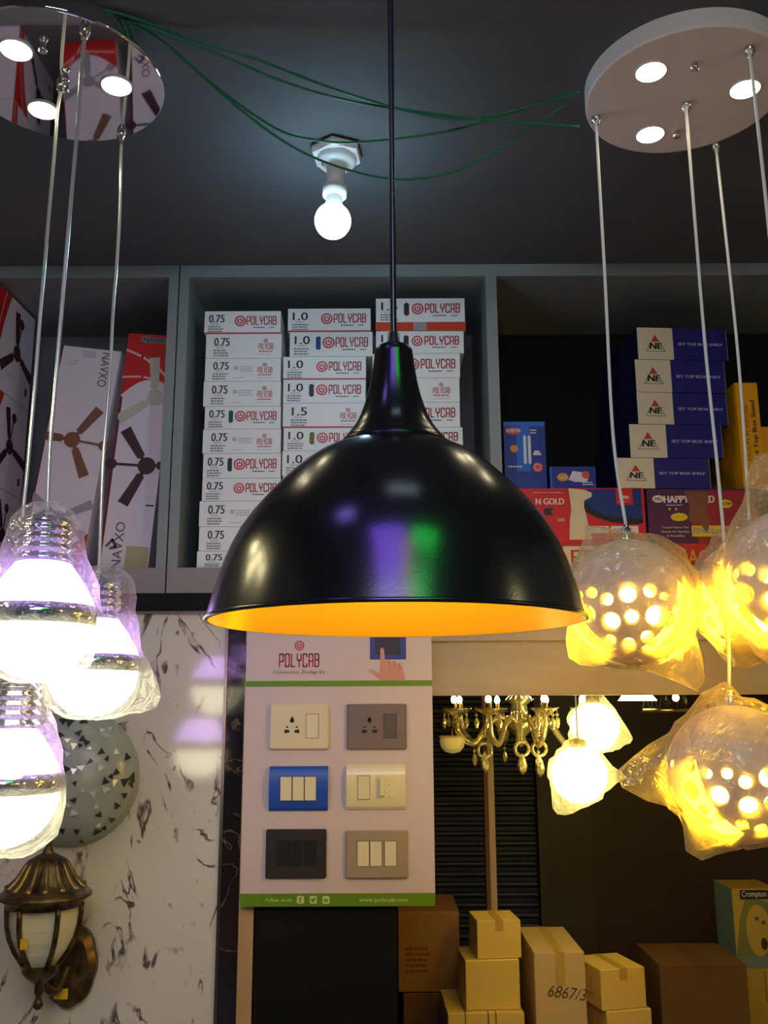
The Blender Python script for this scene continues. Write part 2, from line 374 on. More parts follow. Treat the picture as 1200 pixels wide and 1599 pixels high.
# ------------------------------------------------------------------ wall cabinets
YBK = 2.90
def cabinet(label, x0, x1, dividers):
    t = thing('wall_cabinet', label, 'cabinet', ((x0+x1)/2, YW, zR))
    w = .027
    b = MB(); b.box(x0, x1, YW, YBK, zR, zS, M['rail'] if x0 < -1 else M['rail']); b.build('bottom_panel', t)
    b = MB(); b.box(x0, x1, YW, YBK, CEIL-.038, CEIL-.001, M['cab']); b.build('top_panel', t)
    xs = [x0]+dividers+[x1]
    for i in range(len(xs)-1):
        b = MB(); b.box(xs[i], xs[i+1], YBK-.012, YBK, zS, CEIL-.038, M['cab_in'] if i == 0 else M['black']); b.build('back_panel', t)  # second bay's dim interior is put in as a black back panel
    for xx in (x0, x1-w):
        b = MB(); b.box(xx, xx+w, YW, YBK-.012, zS, CEIL-.038, M['cab']); b.build('side_panel', t)
    for xx in dividers:
        b = MB(); b.box(xx, xx+.031, YW, YBK-.012, zS, CEIL-.038, M['cab']); b.build('divider', t)
    return t
XC = -.583
cabinet('grey open wall cabinet holding the ceiling fan cartons', -1.5, XC-.002, [])
XD = xat(762, 560, YW)
cabinet('wide grey open wall cabinet holding white wire cartons and blue shelf boxes', XC+.002, 1.55, [XD])

# ------------------------------------------------------------------ fan cartons
def clip(pts, x0, x1, z0, z1):
    for ax, lim, sg in ((0, x0, 1), (0, x1, -1), (1, z0, 1), (1, z1, -1)):
        out = []
        for i, p in enumerate(pts):
            q_ = pts[i-1]; ip = sg*(p[ax]-lim) >= 0; iq = sg*(q_[ax]-lim) >= 0
            if ip != iq: f = (lim-q_[ax])/(p[ax]-q_[ax]); out.append((q_[0]+(p[0]-q_[0])*f, q_[1]+(p[1]-q_[1])*f))
            if ip: out.append(p)
        pts = out
        if len(pts) < 3: return []
    return pts
def fan(b, x, z, r, a0, m, y, T=None, stem=None, w=.13, lim=(-9, 9, -9, 9)):
    for k in range(3):
        a = a0+k*2*pi/3; c, s_ = cos(a), sin(a)
        P = lambda d, e: (x+c*d-s_*e, z+s_*d+c*e)
        bl = clip([P(r*.24, -w*r*.7), P(r, -w*r), P(r, w*r), P(r*.24, w*r*.7)], *lim)
        if bl: b.poly(bl, y, m, T)
        b.poly([P(0, -w*r*.35), P(r*.3, -w*r*.35), P(r*.3, w*r*.35), P(0, w*r*.35)], y+.0001, m, T)
    b.disc(x, z, r*.2, y-.0002, m, T=T)
    if stem is not None:
        c, s_ = cos(stem), sin(stem)
        b.ribbon([(x, z), (x+c*r*.75, z+s_*r*.75)], r*.06, y, m, T); b.disc(x+c*r*.8, z+s_*r*.8, r*.13, y-.0001, m, T=T)
Q = Matrix(((0, 0, 1, 0), (0, 1, 0, 0), (-1, 0, 0, 0), (0, 0, 0, 1)))   # print turned to read downwards
def Rot(x, z, a): return Matrix.Translation((x, 0, z)) @ Matrix.Rotation(-a, 4, 'Y')
def fan_carton(label, TL, BL, w, dep, deco):
    v = TL-BL; h = v.length; th = atan2(v.x, v.z)
    low = zS+.001
    # local: origin at bottom-left front corner, x to the right, z up; leaning by th about y
    corner_drop = min(0, -sin(th)*w) if th > 0 else 0
    org = Vector((BL.x, BL.y, low - corner_drop))
    b = MB(); deco(b, w, h, dep)
    o = b.build('fan_carton', None, org, (0, th, 0), world=False)
    return tag(o, label, 'box', 'ceiling fan cartons')
YF = 2.52
def deco1(b, w, h, d):
    b.box(0, w, 0, d, 0, h, M['fanwhite'])
    b.rect(-.0005, .004, 0, h, -.0004, M['fanside'])
    y = -.0008
    T = Rot(w*.70, h*.985, -pi/2); b.text('NAVXO', 0, 0, .026, y, M['b_grey'], w=h*.16, T=T)
    b.lines(w*.2, h*.93, w*.14, .01, 2, y, M['paleink'], 3); b.rect(w*.37, w*.6, h*.955, h*.985, y, M['paleink'])
    fan(b, w*.46, h*.57, .115, radians(57), M['wood1'], y, stem=radians(-5), lim=(0, w, 0, h))
    fan(b, w*.47, h*.22, .10, radians(28), M['fangrey'], y-.0004, stem=radians(-30), lim=(0, w, 0, h))
    n = 14; pts = [(w*.0, 0), (w, 0)]+[(w*(1-i/n), h*(.165-.10*sin(pi*(i/n)*.85)+.07*(i/n)**3)) for i in range(n+1)]
    b.poly(pts, y+.0003, M['fanred'])
    b.ribbon([(w*.05, h*.12), (w*.35, h*.05), (w*.97, h*.075)], .005, y, M['linepink'])
    b.ribbon([(w*.03, h*.17), (w*.2, h*.10), (w*.4, h*.01)], .004, y, M['linepink'])
p1 = at(97.5, 543, YF); p2 = at(30.6, 885, YF)
fan_carton('white fan carton with brown blades, leaning beside the red-topped fan carton', p1, p2, .171, .26, deco1)
def deco2(b, w, h, d):
    b.box(0, w, 0, d, 0, h, M['fanwhite']); y = -.0008
    n = 14
    b.poly([(0, h), (w, h), (w, h*.765)]+[(w*(1-i/n), h*(.765-.01*(i/n)+.045*sin(pi*i/n)-.03*(i/n)**2)) for i in range(1, n+1)], y+.0003, M['fanred'])
    b.rect(0, .006, 0, h*.72, y+.0002, M['fanside'])
    b.rect(w*.28, w, h*.962, h*.99, y, M['greyink']); b.text('NAVXO', w*.33, h*.967, .013, y-.0003, M['ink'], w=w*.55)
    b.ribbon([(w*.02, h*.925), (w*.35, h*.90), (w*.7, h*.855), (w, h*.80)], .007, y, M['linepink'])
    b.ribbon([(0, h*.805), (w*.4, h*.812), (w*.7, h*.80), (w, h*.775)], .006, y, M['linepink'])
    fan(b, w*.72, h*.725, .12, radians(97), M['fancream'], y-.0004, lim=(0, w, 0, h))
    fan(b, w*.72, h*.43, .125, radians(125), M['brown'], y, stem=pi, lim=(0, w, 0, h))
    T = Rot(w*.44, h*.0, pi/2); b.text('NAVXO', .0, 0, .026, y, M['b_grey'], w=h*.19, T=T)
    b.ribbon([(w*.12, h*.09), (w*.22, h*.115), (w*.3, h*.09), (w*.2, h*.08)], .007, y, M['b_grey'])
    b.rect(w*.52, w*.98, .002, h*.095, y, M['tape']); b.rect(w*.80, w*.97, h*.262, h*.268, y, M['ink'])
p1 = at(201.6, 518.7, YF); p2 = at(153, 884, YF)
fan_carton('white fan carton with a red top, standing against the cabinet side panel', p1, p2, .137, .26, deco2)
# three cartons stacked sideways, their printed faces turned to the room's middle
zz = [zS+.001, zat(745, 2.48), zat(595, 2.48), zat(440, 2.48)]
nm = ['lowest', 'middle', 'topmost']
for i in range(3):
    h = zz[i+1]-zz[i]-.002; L = .27
    b = MB(); b.box(0, L, 0, .26, 0, h, M['fanwhite']); y = -.0008
    n = 10; b.poly([(0, 0), (0, h)]+[(L*(.0+.20+.07*sin(pi*k/n) if False else .12+.26*(k/n)**2), h*k/n) for k in range(n, -1, -1)], y+.0003, M['fanred'])
    b.ribbon([(L*(.05+.2*(k/n)**2), h*k/n) for k in range(n+1)], .005, y, M['linepink'])
    fan(b, L*.60, h*.48, h*.42, radians(112-8*i), M['brown'], y, stem=radians(80), lim=(0, L, 0, h))
    b.text('NAVXO', L*.66, h*.80, .014, y, M['paleink'], w=L*.22)
    b.rect(L*.86, L*.92, h*.12, h*.2, y, M['b_blue']); b.lines(L*.35, h*.22, L*.2, .008, 2, y, M['paleink'], i)
    # face normal points to +x: local -y -> world +x
    o = b.build('fan_carton', None, (-1.105, 2.462, zz[i]), (0, 0, radians(88)), world=False)
    tag(o, 'white and red fan carton, %s of three stacked at the outer cabinet end' % nm[i], 'box', 'ceiling fan cartons')

# ------------------------------------------------------------------ wire cartons
YB = 2.50
def wire_carton(xl, xr, zb, zt, size, kind, win, label, red=None, dep=.24, yaw=0, num=.36, orange=False):
    w = xr-xl; h = zt-zb-.0012
    b = MB(); b.box(-w/2, w/2, 0, dep, 0, h, M['carton']); y = -.0007
    if orange:
        b.rect(-w/2-.001, w/2+.002, 0, h*.27, y, M['bandred']); b.rect(-w*.08, w*.07, .001, h*.265, y-.0003, M['greytape'])
        z0 = h*.27; h2 = h*.73
    else: z0 = 0; h2 = h
    if red: b.rect(-w/2, w/2, 0, h*.05, y, M['red'])
    bn = .52 if size == '1.0' or size == '1.5' else .47
    xo = -w/2+w*(.06 if kind == 'big' else .11)
    b.text(size, xo, z0+h2*.50, h2*.34, y, M['ink'], w=w*(.18 if size != '0.75' else .20), bold=.0006)
    b.text('sq.mm.', xo+w*.03, z0+h2*.40, h2*.075, y, M['greyink'], w=w*.11)
    b.lines(xo-w*.01, z0+h2*.28, w*.2, h2*.105, 3, y, M['greyink'], int(zb*1000))
    if kind == 'big':
        b.power(-w/2+w*.47, z0+h2*.56, h2*.235, y, M['red'])
        b.logo(-w/2+w*.555, w/2-w*.055, z0+h2*.40, z0+h2*.76, y, M['red'])
        b.lines(-w/2+w*.64, z0+h2*.25, w*.18, h2*.08, 1, y, M['ink'], 3); b.lines(-w/2+w*.85, z0+h2*.25, w*.08, h2*.08, 1, y, M['ink'], 4)
    else:
        cx = w*.29
        b.power(cx, z0+h2*.72, h2*.085, y, M['red']); b.logo(cx-w*.095, cx+w*.10, z0+h2*.36, z0+h2*.60, y, M['red']); b.lines(cx-w*.09, z0+h2*.25, w*.2, h2*.08, 1, y, M['red'], 5)
        b.lines(cx-w*.09, z0+h2*.12, w*.2, h2*.05, 1, y, M['paleink'], 6)
        if kind == 'lines':
            b.rect(-w*.12, -w*.065, z0+h2*.50, z0+h2*.66, y, M['paleink']); b.lines(-w*.045, z0+h2*.60, w*.2, h2*.09, 3, y, M['paleink'], 9); b.lines(-w*.12, z0+h2*.12, w*.16, h2*.07, 1, y, M['paleink'], 8)
    o = b.build('wire_carton', None, ((xl+xr)/2, YB, zb), (0, 0, radians(yaw)), world=False)
    tag(o, label, 'box', 'white wire cartons in the middle compartment')
    if win:
        c = MB(); ww, hh = w*.028, h2*.27; x = -w/2+w*.345; zc = z0+h2*.54; k = 10
        pts = [(x+ww*cos(pi*i/k), zc+hh-ww+ww*sin(pi*i/k)) for i in range(k+1)]+[(x-ww*cos(pi*i/k), zc-hh+ww-ww*sin(pi*i/k)) for i in range(k+1)]
        c.poly(pts, y-.0002, M[win]); c.ribbon([(p[0], p[1]) for p in pts], .0012, y-.0001, M['ink'])
        c.build('colour_window', o, world=False, label='slot showing the wire colour')
A = [(319.7,438.5,484.4,'0.75','big',None),(322,440,520,'0.75','small',None),(320.5,438.5,558,'0.75','lines',None),(318,438.5,594,'0.75','lines',None),(320,438.5,633,'0.75','big','greenink'),(317,438.5,668.6,'0.75','lines',None),(317.5,438.5,706.6,'0.75','big','darkgreen'),(316,438.5,745.4,'0.75','big',None),(311.5,438,780.8,'0.75','lines',None),(311,436,820.8,'0.75','small',None),(307.5,434,859,'0.75','small',None)]
Bs = [(450,579,481,'1.0','big',None),(453,582,517.5,'1.0','big','blueink'),(442.5,571.6,556,'1.0','big',None),(442.5,571,592,'1.0','big','ink'),(442,571,628.6,'1.5','small',None),(443,572,667.3,'1.0','big','yellowink'),(441,571,703,'1.0','big',None),(442,571,742,'1.0','big','greenink'),(443,570,780,'1.0','big',None),(441,570,820,'1.0','small',None),(442,570,858,'1.0','big',None)]
Cs = [(587.5,726,465.7,'1.5','big','brown'),(587.5,724.5,517,'1.5','big','ink'),(582,718.6,552,'1.5','big',None),(582,718,590,'1.5','small',None),(580,718.6,628,'1.5','big',None),(585,723,667,'1.5','big',None),(583,722,702,'1.5','big',None),(585,722,742,'1.5','big',None),(585,722,780,'1.5','small',None),(585,722,820,'1.5','big',None),(585,722,858,'1.5','big',None)]
ordn = ['topmost', 'second from the top', 'third from the top', 'fourth from the top', 'fifth from the top', 'sixth from the top', 'seventh from the top', 'eighth from the top', 'third from the bottom', 'second from the bottom', 'lowest']
wn = {None: '', 'greenink': ', green slot', 'darkgreen': ', dark green slot', 'blueink': ', blue slot', 'ink': ', black slot', 'yellowink': ', yellow slot', 'brown': ', red-brown slot'}
for nmz, st in (('side stack', A), ('middle stack', Bs), ('divider stack', Cs)):
    zprev = zS+.0005
    for i in range(len(st)-1, -1, -1):
        xl, xr, vt, sz, kd, wi = st[i]
        zt = zat(vt, YB)
        vm = vt+18
        xa, xb = xat(xl, vm, YB), xat(xr, vm, YB)
        wire_carton(xa, xb, zprev, zt, sz, kd, wi, 'white %s wire carton%s, %s of the %s' % (sz, wn[wi], ordn[i], nmz), red=(st is A and i == 0) or (st is Bs and i in (0, 2, 4)), orange=(st is Cs and i == 0), dep=.22)
        zprev = zt

# ------------------------------------------------------------------ goods in the other compartment
Yg = 2.50
x0 = XD+.045
zb1 = zat(850, Yg); zb2 = zat(763, Yg)
def box_obj(name, xa, xb, ya, dep, za, zb, m, yaw=0, bev=0):
    b = MB(); w = xb-xa; h = zb-za-.001
    b.box(-w/2, w/2, 0, dep, 0, h, m, bev=bev)
    return b, w, h, ((xa+xb)/2, ya, za), (0, 0, radians(yaw))
# long red bracket box
xa, xb = x0+.02, 1.20
b, w, h, loc, rot = box_obj('b', xa, xb, Yg, .3, zS+.0005, zb1, M['brk_red'])
cx = (xa+xb)/2; y = -.0008
q = lambda u, v, Y=Yg: at(u, v, Y)
X = lambda u, v: q(u, v).x-loc[0]
Z = lambda u, v: q(u, v).z-loc[2]
b.text('LE BRACKET', X(1019, 875), h*.12, h*.62, y, M['brk_yel'], w=X(1150, 875)-X(1019, 875), bold=.0006)
b.poly([(X(878, 880), .002), (X(932, 880), .002), (X(930, 855), h*.9), (X(880, 855), h*.9)], y+.0003, M['skin_white'])
b.text('ET', X(893, 875), h*.14, h*.62, y, M['brk_red'], w=X(925, 875)-X(893, 875), bold=.001)
tag(b.build('bracket_carton', None, loc, world=False), 'long red carton with yellow lettering lying under the other shelf boxes', 'box')
# red and blue carton
xa, xb = x0-.012, xat(1008, 800, Yg)
b, w, h, loc, rot = box_obj('b', xa, xb, Yg, .28, zb1, zb2, M['gold_red'])
X = lambda u: xat(u, 805, Yg)-loc[0]
Zv = lambda v: zat(v, Yg)-loc[2]
b.poly([(X(905), Zv(765)), (X(1004), Zv(765)), (X(1004), Zv(818)), (X(985), Zv(820)), (X(955), Zv(816)), (X(930), Zv(808)), (X(912), Zv(798))], y+.0003, M['gold_blue'])
b.poly([(X(912), Zv(780)), (X(925), Zv(795)), (X(950), Zv(808)), (X(1004), Zv(812)), (X(1004), Zv(819)), (X(985), Zv(821)), (X(955), Zv(817)), (X(930), Zv(809)), (X(914), Zv(800))], y+.0001, M['gold_black'])
b.poly([(X(890), Zv(764)), (X(915), Zv(766)), (X(926), Zv(771)), (X(926), Zv(777)), (X(914), Zv(783)), (X(913), Zv(793)), (X(916), Zv(806)), (X(919), Zv(825)), (X(924), Zv(844)), (X(888), Zv(844)), (X(890), Zv(815)), (X(893), Zv(795))], y-.0002, M['skin_white'])
b.text('N GOLD', X(882), Zv(789), .018, y, M['wtext'], w=X(882)-X(838), align='r', bold=.0007)
b.text('GER', X(882), Zv(815), .008, y, M['wtext'], align='r'); b.lines(X(834), Zv(771), X(882)-X(834), .004, 1, y, M['linepink'], 2)
b.poly([(X(850), Zv(795)), (X(866), Zv(794)), (X(861), Zv(800)), (X(865), Zv(806)), (X(850), Zv(805))], y, M['ink'])
b.rect(X(964), X(990), Zv(790), Zv(765), y-.0002, M['gold_red']); b.text('1000', X(977), Zv(781), .010, y-.0005, M['wtext'], align='c', bold=.0004); b.lines(X(967), Zv(785.5), X(986)-X(967), .003, 1, y-.0005, M['wtext'], 4)
b.rect(X(921), X(950), Zv(834), Zv(823), y, M['wtext']); b.rect(X(953), X(996), Zv(834), Zv(823), y, M['wtext']); b.lines(X(957), Zv(828), X(990)-X(957), .004, 2, y-.0003, M['greyink'], 5)
tag(b.build('emergency_light_carton', None, loc, world=False), 'red and blue carton with a torn white patch, on the long red carton', 'box')
# purple carton
xa, xb = xat(1012, 800, Yg), xat(1186, 800, Yg)
b, w, h, loc, rot = box_obj('b', xa, xb, Yg, .28, zb1, zb2-.004, M['hg_purple'])
b.poly([(X(1082), .001), (X(1184), .001), (X(1184), h-.001), (X(1082), h-.001)], y+.0003, M['hg_red']) if False else None
X = lambda u: xat(u, 805, Yg)-loc[0]
b.poly([(X(1090), Zv(852)), (X(1185), Zv(852)), (X(1185), Zv(769)), (X(1080), Zv(769)), (X(1076), Zv(810))], y+.0003, M['hg_red'])
b.disc(X(1030), Zv(781), .016, y, M['wtext'], rz=.0105); b.text('HG', X(1030), Zv(783.5), .009, y-.0002, M['hg_purple'], align='c', bold=.0006)
b.text('HAPPY GOLD', X(1039), Zv(787), .020, y, M['wtext'], w=X(1118)-X(1039), bold=.0012)
b.rect(X(1040), X(1070), Zv(792), Zv(788.5), y, M['b_blue']); b.lines(X(1042), Zv(791.5), X(1068)-X(1042), .004, 1, y-.0002, M['wtext'], 6)
for u in (1047, 1057): b.ring(X(u), Zv(797), .0, .0045, y, M['brk_yel'], n=5)
k = 28; b.poly([(X(1061)+.0250*(1 if i % 2 else .87)*cos(2*pi*i/k), Zv(809.5)+.0125*(1 if i % 2 else .85)*sin(2*pi*i/k)) for i in range(k)], y, M['yel'])
b.lines(X(1050), Zv(810), X(1072)-X(1050), .005, 1, y-.0002, M['brk_yel'], 7)
for i, s_ in enumerate(('Trusted Name That', 'Stands for Quality', '& Durability')): b.text(s_, X(1053.5), Zv(827+i*6.6), .0058, y, M['wtext'], w=(X(1075)-X(1032))*(1 if i < 2 else .65), align='c')
b.rect(X(1079), X(1125), Zv(840), Zv(823), y-.0001, M['yel']); b.lines(X(1081), Zv(828), X(1120)-X(1081), .006, 3, y-.0003, M['greyink'], 8)
b.poly([(X(1070), Zv(769)), (X(1108), Zv(769)), (X(1108), Zv(782)), (X(1104), Zv(800)), (X(1110), Zv(815)), (X(1102), Zv(834)), (X(1094), Zv(822)), (X(1076), Zv(816)), (X(1078), Zv(790))], y-.0006, M['hg_tape'])
b.disc(X(1135), Zv(789), .019, y, M['yel'], rz=.012); b.text('NOW', X(1135), Zv(791.5), .009, y-.0003, M['ink'], align='c', bold=.0005)
tag(b.build('stabilizer_carton', None, loc, world=False), 'purple and red carton with brown tape, below the tall yellow box', 'box')
# tall blue carton and small blue carton
xa, xb = xat(788, 710, Yg), xat(853, 710, Yg)
b, w, h, loc, rot = box_obj('b', xa, xb, Yg, .1, zb2, zat(659, Yg), M['sy_blue'])
b.rect(-w*.2, w*.12, h*.25, h*.99, y+.0004, M['sy_lblue']); b.rect(-w/2, w/2, h*.93, h, y+.0003, M['sy_lblue'])
b.poly([(-w*.46, h*.86), (-w*.40, h*.90), (-w*.28, h*.915), (-w*.12, h*.90), (-w*.08, h*.86), (-w*.12, h*.82), (-w*.28, h*.80), (-w*.40, h*.82)], y, M['sy_red']); b.text('SURYA', -w*.27, h*.84, h*.05, y-.0002, M['sy_w'], w=w*.34, align='c', bold=.0006)
for dx in (.0, .11): b.rect(w*dx-.004, w*dx+.004, h*.38, h*.77, y, M['sy_w']); b.poly([(w*dx-.004, h*.77), (w*dx+.004, h*.77), (w*dx, h*.80)], y, M['sy_w']); b.poly([(w*dx-.004, h*.38), (w*dx+.004, h*.38), (w*dx, h*.35)], y, M['sy_w'])
b.disc(-w*.26, h*.59, .011, y, M['sy_or'], 18); b.disc(w*.29, h*.31, .014, y, M['sy_red'], 20); b.ring(w*.29, h*.31, .008, .0095, y-.0002, M['sy_w'])
b.poly([(w*.18, h*.49), (w*.40, h*.49), (w*.33, h*.56), (w*.23, h*.56)], y, M['sy_w']); b.lines(w*.14, h*.86, w*.18, .008, 2, y, M['sy_w'], 3); b.lines(-w*.42, h*.31, w*.4, .008, 1, y, M['sy_w'], 4)
tag(b.build('lamp_carton', None, loc, world=False), 'tall blue carton with two white tubes printed, beside the cabinet divider', 'box')
xa, xb = xat(860, 740, Yg), xat(932, 740, Yg)
b, w, h, loc, rot = box_obj('b', xa, xb, Yg+.01, .12, zb2, zat(728, Yg), M['sy_blue'])
b.poly([(-w*.1, h*.4), (w*.05, h*.3), (w*.3, h*.3), (w*.35, h*.55), (w*.2, h*.75), (w*.0, h*.8)], y+.0003, M['sy_w'])
b.disc(-w*.22, h*.52, .016, y, M['sy_or'], rz=.012); b.text('SURYA', -w*.22, h*.44, .008, y-.0002, M['sy_w'], w=w*.2, align='c'); b.disc(w*.28, h*.62, .011, y, M['sy_red']); b.lines(w*.2, h*.25, w*.25, .006, 2, y, M['sy_w'], 4); b.rect(-w/2, -w*.45, 0, h, y+.0001, M['sy_lblue'])
tag(b.build('lamp_carton', None, loc, world=False), 'small flat blue carton beside the tall blue carton', 'box')
# five set top box shelf cartons
NE = [(996,1140,510.5),(993,1137,560.5),(996,1141,611.5),(984,1132,661.5),(965,1112,714)]
zprev = zb2-.002
on = ['topmost', 'second from the top', 'third from the top', 'fourth from the top', 'lowest']
for i in range(4, -1, -1):
    ul, ur, vt = NE[i]; zt = zat(vt, Yg, 1060); xa, xb = xat(ul, vt+25, Yg), xat(ur, vt+25, Yg)
    w = xb-xa; h = zt-zprev-.001; b = MB(); d = .33
    b.box(0, w, 0, d, 0, h, M['ne_side']); xs = w*.395
    b.rect(0.0, xs, 0, h, -.0004, M['ne_white']); b.rect(xs, w-.001, .001, h, -.0004, M['ne_blue']); b.rect(w-.002, w, 0, h, -.0006, M['greyink'])
    cx = xs*.5; tw = xs*.27; z0_, z1_ = h*.26, h*.76
    b.poly([(cx-tw*.42, h*.56), (cx+tw*.42, h*.56), (cx, z1_)], -.0008, M['ne_red'])
    b.ribbon([(cx-tw, z0_), (cx+tw, z0_), (cx, z1_), (cx-tw, z0_)], .0014, -.0007, M['ink'])
    b.text('NE', cx, h*.33, h*.20, -.001, M['ink'], w=tw*1.25, align='c', shear=.12, bold=.0014)
    b.text('SET TOP BOX SHELF', xs+(w-xs)*.5, h*.46, h*.085, -.001, M['ne_text'], w=(w-xs)*.82, align='c', bold=.0006)
    yaw = (4, 4, 4.5, 3.5, 2.5)[i]
    tag(b.build('shelf_carton', None, (xa, Yg, zprev), (0, 0, radians(yaw)), world=False), 'blue and cream set top box shelf carton, %s of the five stacked' % on[i], 'box', 'stacked blue and cream cartons')
    zprev = zt
# yellow stand cartons
for k, (ul, ur, vt, lab) in enumerate(((1155, 1190.5, 600, 'tall yellow stand carton on end beside the stacked blue cartons'), (1193, 1232, 669, 'shorter yellow carton behind the tall yellow one at the shelf end'))):
    Yk = Yg+.015+.02*k
    xa, xb = xat(ul, vt+80, Yk), xat(ur, vt+80, Yk); za = zb2-.003; h = zat(vt, Yk)-za; w = xb-xa
    b = MB(); b.box(0, w, 0, .25, 0, h, M['st_yel'])
    b.text('Set Top Box Stand' if k == 0 else 'Set Top', 0, 0, .0125 if k == 0 else .014, y, M['st_blk'], w=h*(.56 if k == 0 else .5), T=Rot(w*.80 if k == 0 else w*.5, h*.27 if k == 0 else h*.12, pi/2), bold=.0006)
    if k == 0: b.text('MULTI PURPOSE', 0, 0, .010, y, M['st_red'], w=h*.52, T=Rot(w*.46, h*.27, pi/2))
    tag(b.build('stand_carton', None, (xa, Yk, za), (0, 0, radians(2 if k == 0 else 0)), world=False), lab, 'box')

# ------------------------------------------------------------------ dome pendant lamp
YL = .94
prof_px = [(968,298),(950,292.5),(927,285.5),(900,276),(876,267),(855,257),(830,243),(805,224.5),(785,207),(764,187),(745,167),(727,146),(712,124),(703,106),(697,92)]
neck_px = [(690,84),(684,80),(675,72),(662,62),(648,54.5),(632,48),(612,41.5),(590,36.5),(570,33),(552,30.6),(544,29.3),(540,26),(537.5,18)]
def pr(lst):
    out = []
    for v, hw in lst:
        p = at(617, v+3, YL); t = (p-Vector((0, 0, CAMZ))).dot(FWD); out.append((hw*.985/F*t, p.z))
    return out
pc = at(618, 971, YL); LX = pc.x
tD = pr(prof_px); tN = pr(neck_px)
zrim = tD[0][1]
t = thing('dome_pendant_lamp', 'large glossy black dome pendant lamp with a gold lining, hanging on a black cord', 'lamp', (LX, YL, zrim))
b = MB(); b.lathe(tD+[(tN[0][0]-.002, tN[0][1]-.004)], M['enamel'], 128, (LX, YL, 0))
r0 = tD[0][0]; b.lathe([(r0-.0015, zrim-.0012), (r0+.0012, zrim-.0006), (r0+.0014, zrim+.0012), (r0, zrim+.003)], M['enamel'], 128, (LX, YL, 0)); sh = b.build('shade', t)
b = MB(); b.lathe([(r-.003, z-.001) for r, z in tD][::1]+[(0.03, tD[-1][1]-.001), (0, tD[-1][1]-.001)], M['gold_in'], 128, (LX, YL, 0))
b.lathe([(r0-.003, zrim-.001), (r0-.0015, zrim-.0012)], M['gold_in'], 128, (LX, YL, 0)); b.build('lining', t, label='gold painted inside')
b = MB(); b.lathe([(tN[0][0]+.0025, tN[0][1]-.0035), (tN[0][0]+.002, tN[0][1]-.001)]+tN+[(0, tN[-1][1])], M['enamel'], 96, (LX, YL, 0)); b.build('neck', t)
zt = tN[-1][1]; zc = zat(521, YL)
b = MB(); b.lathe([(.0078, zt-.002), (.0078, zt+.003), (.0066, zt+.005), (.0062, zc), (.004, zc+.001), (0, zc+.001)], mat('black_plastic', (.012,.012,.014), .35), 24, (LX, YL, 0)); b.build('cord_grip', t)
b = MB(); ct = at(611, 0, YL); dz = (CEIL-zc)
b.cyl((LX, YL, zc), (LX-.002, YL, CEIL-.03), .0034, M['black_cord'], 12); b.build('cord', t)
b = MB(); b.lathe([(.05, CEIL-.001), (.05, CEIL-.012), (.03, CEIL-.028), (0, CEIL-.03)], M['enamel'], 40, (LX, YL, 0)); b.build('ceiling_rose', t)
b = MB(); b.ball((LX, YL, zrim+.075), .032, M['dome_bulb'], 24, 14); b.lathe([(.014, zrim+.1), (.014, tD[-1][1]-.002)], M['white'], 20, (LX, YL, 0)); b.build('bulb', t)

# ------------------------------------------------------------------ ceiling bulb in its holder
YC = 1.9
pb = at(520, 345, YC); ph = at(526, 236, YC)
t = thing('ceiling_bulb_holder', 'bare glowing cool white bulb in a white holder on the dark ceiling', 'lamp', (ph.x, YC, CEIL))
b = MB(); b.lathe([(.0, CEIL-.004), (.058, CEIL-.004), (.061, CEIL-.012), (.058, CEIL-.022), (.045, CEIL-.026)], M['white'], 6, (ph.x, YC, 0), False, ang=.4)
b.lathe([(.046, CEIL-.02), (.044, CEIL-.034), (.036, CEIL-.042), (0, CEIL-.043)], M['white'], 36, (ph.x, YC, 0))
for a in (.6, 3.5): b.cyl((ph.x+.032*cos(a), YC+.032*sin(a), CEIL-.046), (ph.x+.032*cos(a), YC+.032*sin(a), CEIL-.03), .0045, M['nickel'], 10)
b.build('holder_base', t)
d = (pb-Vector((ph.x, YC, CEIL-.04))); A0 = Vector((ph.x, YC, CEIL-.04)); L = d.length
b = MB(); b.lathe([(.022, 0), (.020, L*.25), (.021, L*.36), (.028, L*.40), (.027, L*.56), (.02, L*.57), (0, L*.57)], M['white'], 32, A0, True, d); b.build('socket', t)
b = MB(); R = .0405
b.lathe([(.017, L*.5), (.018, L*.60), (.021, L-R*.8)], M['white'], 32, A0, True, d)
b.build('bulb_collar', t)
b = MB(); b.ball(pb, R, M['bulb_cool'], 32, 20); b.build('bulb', t)

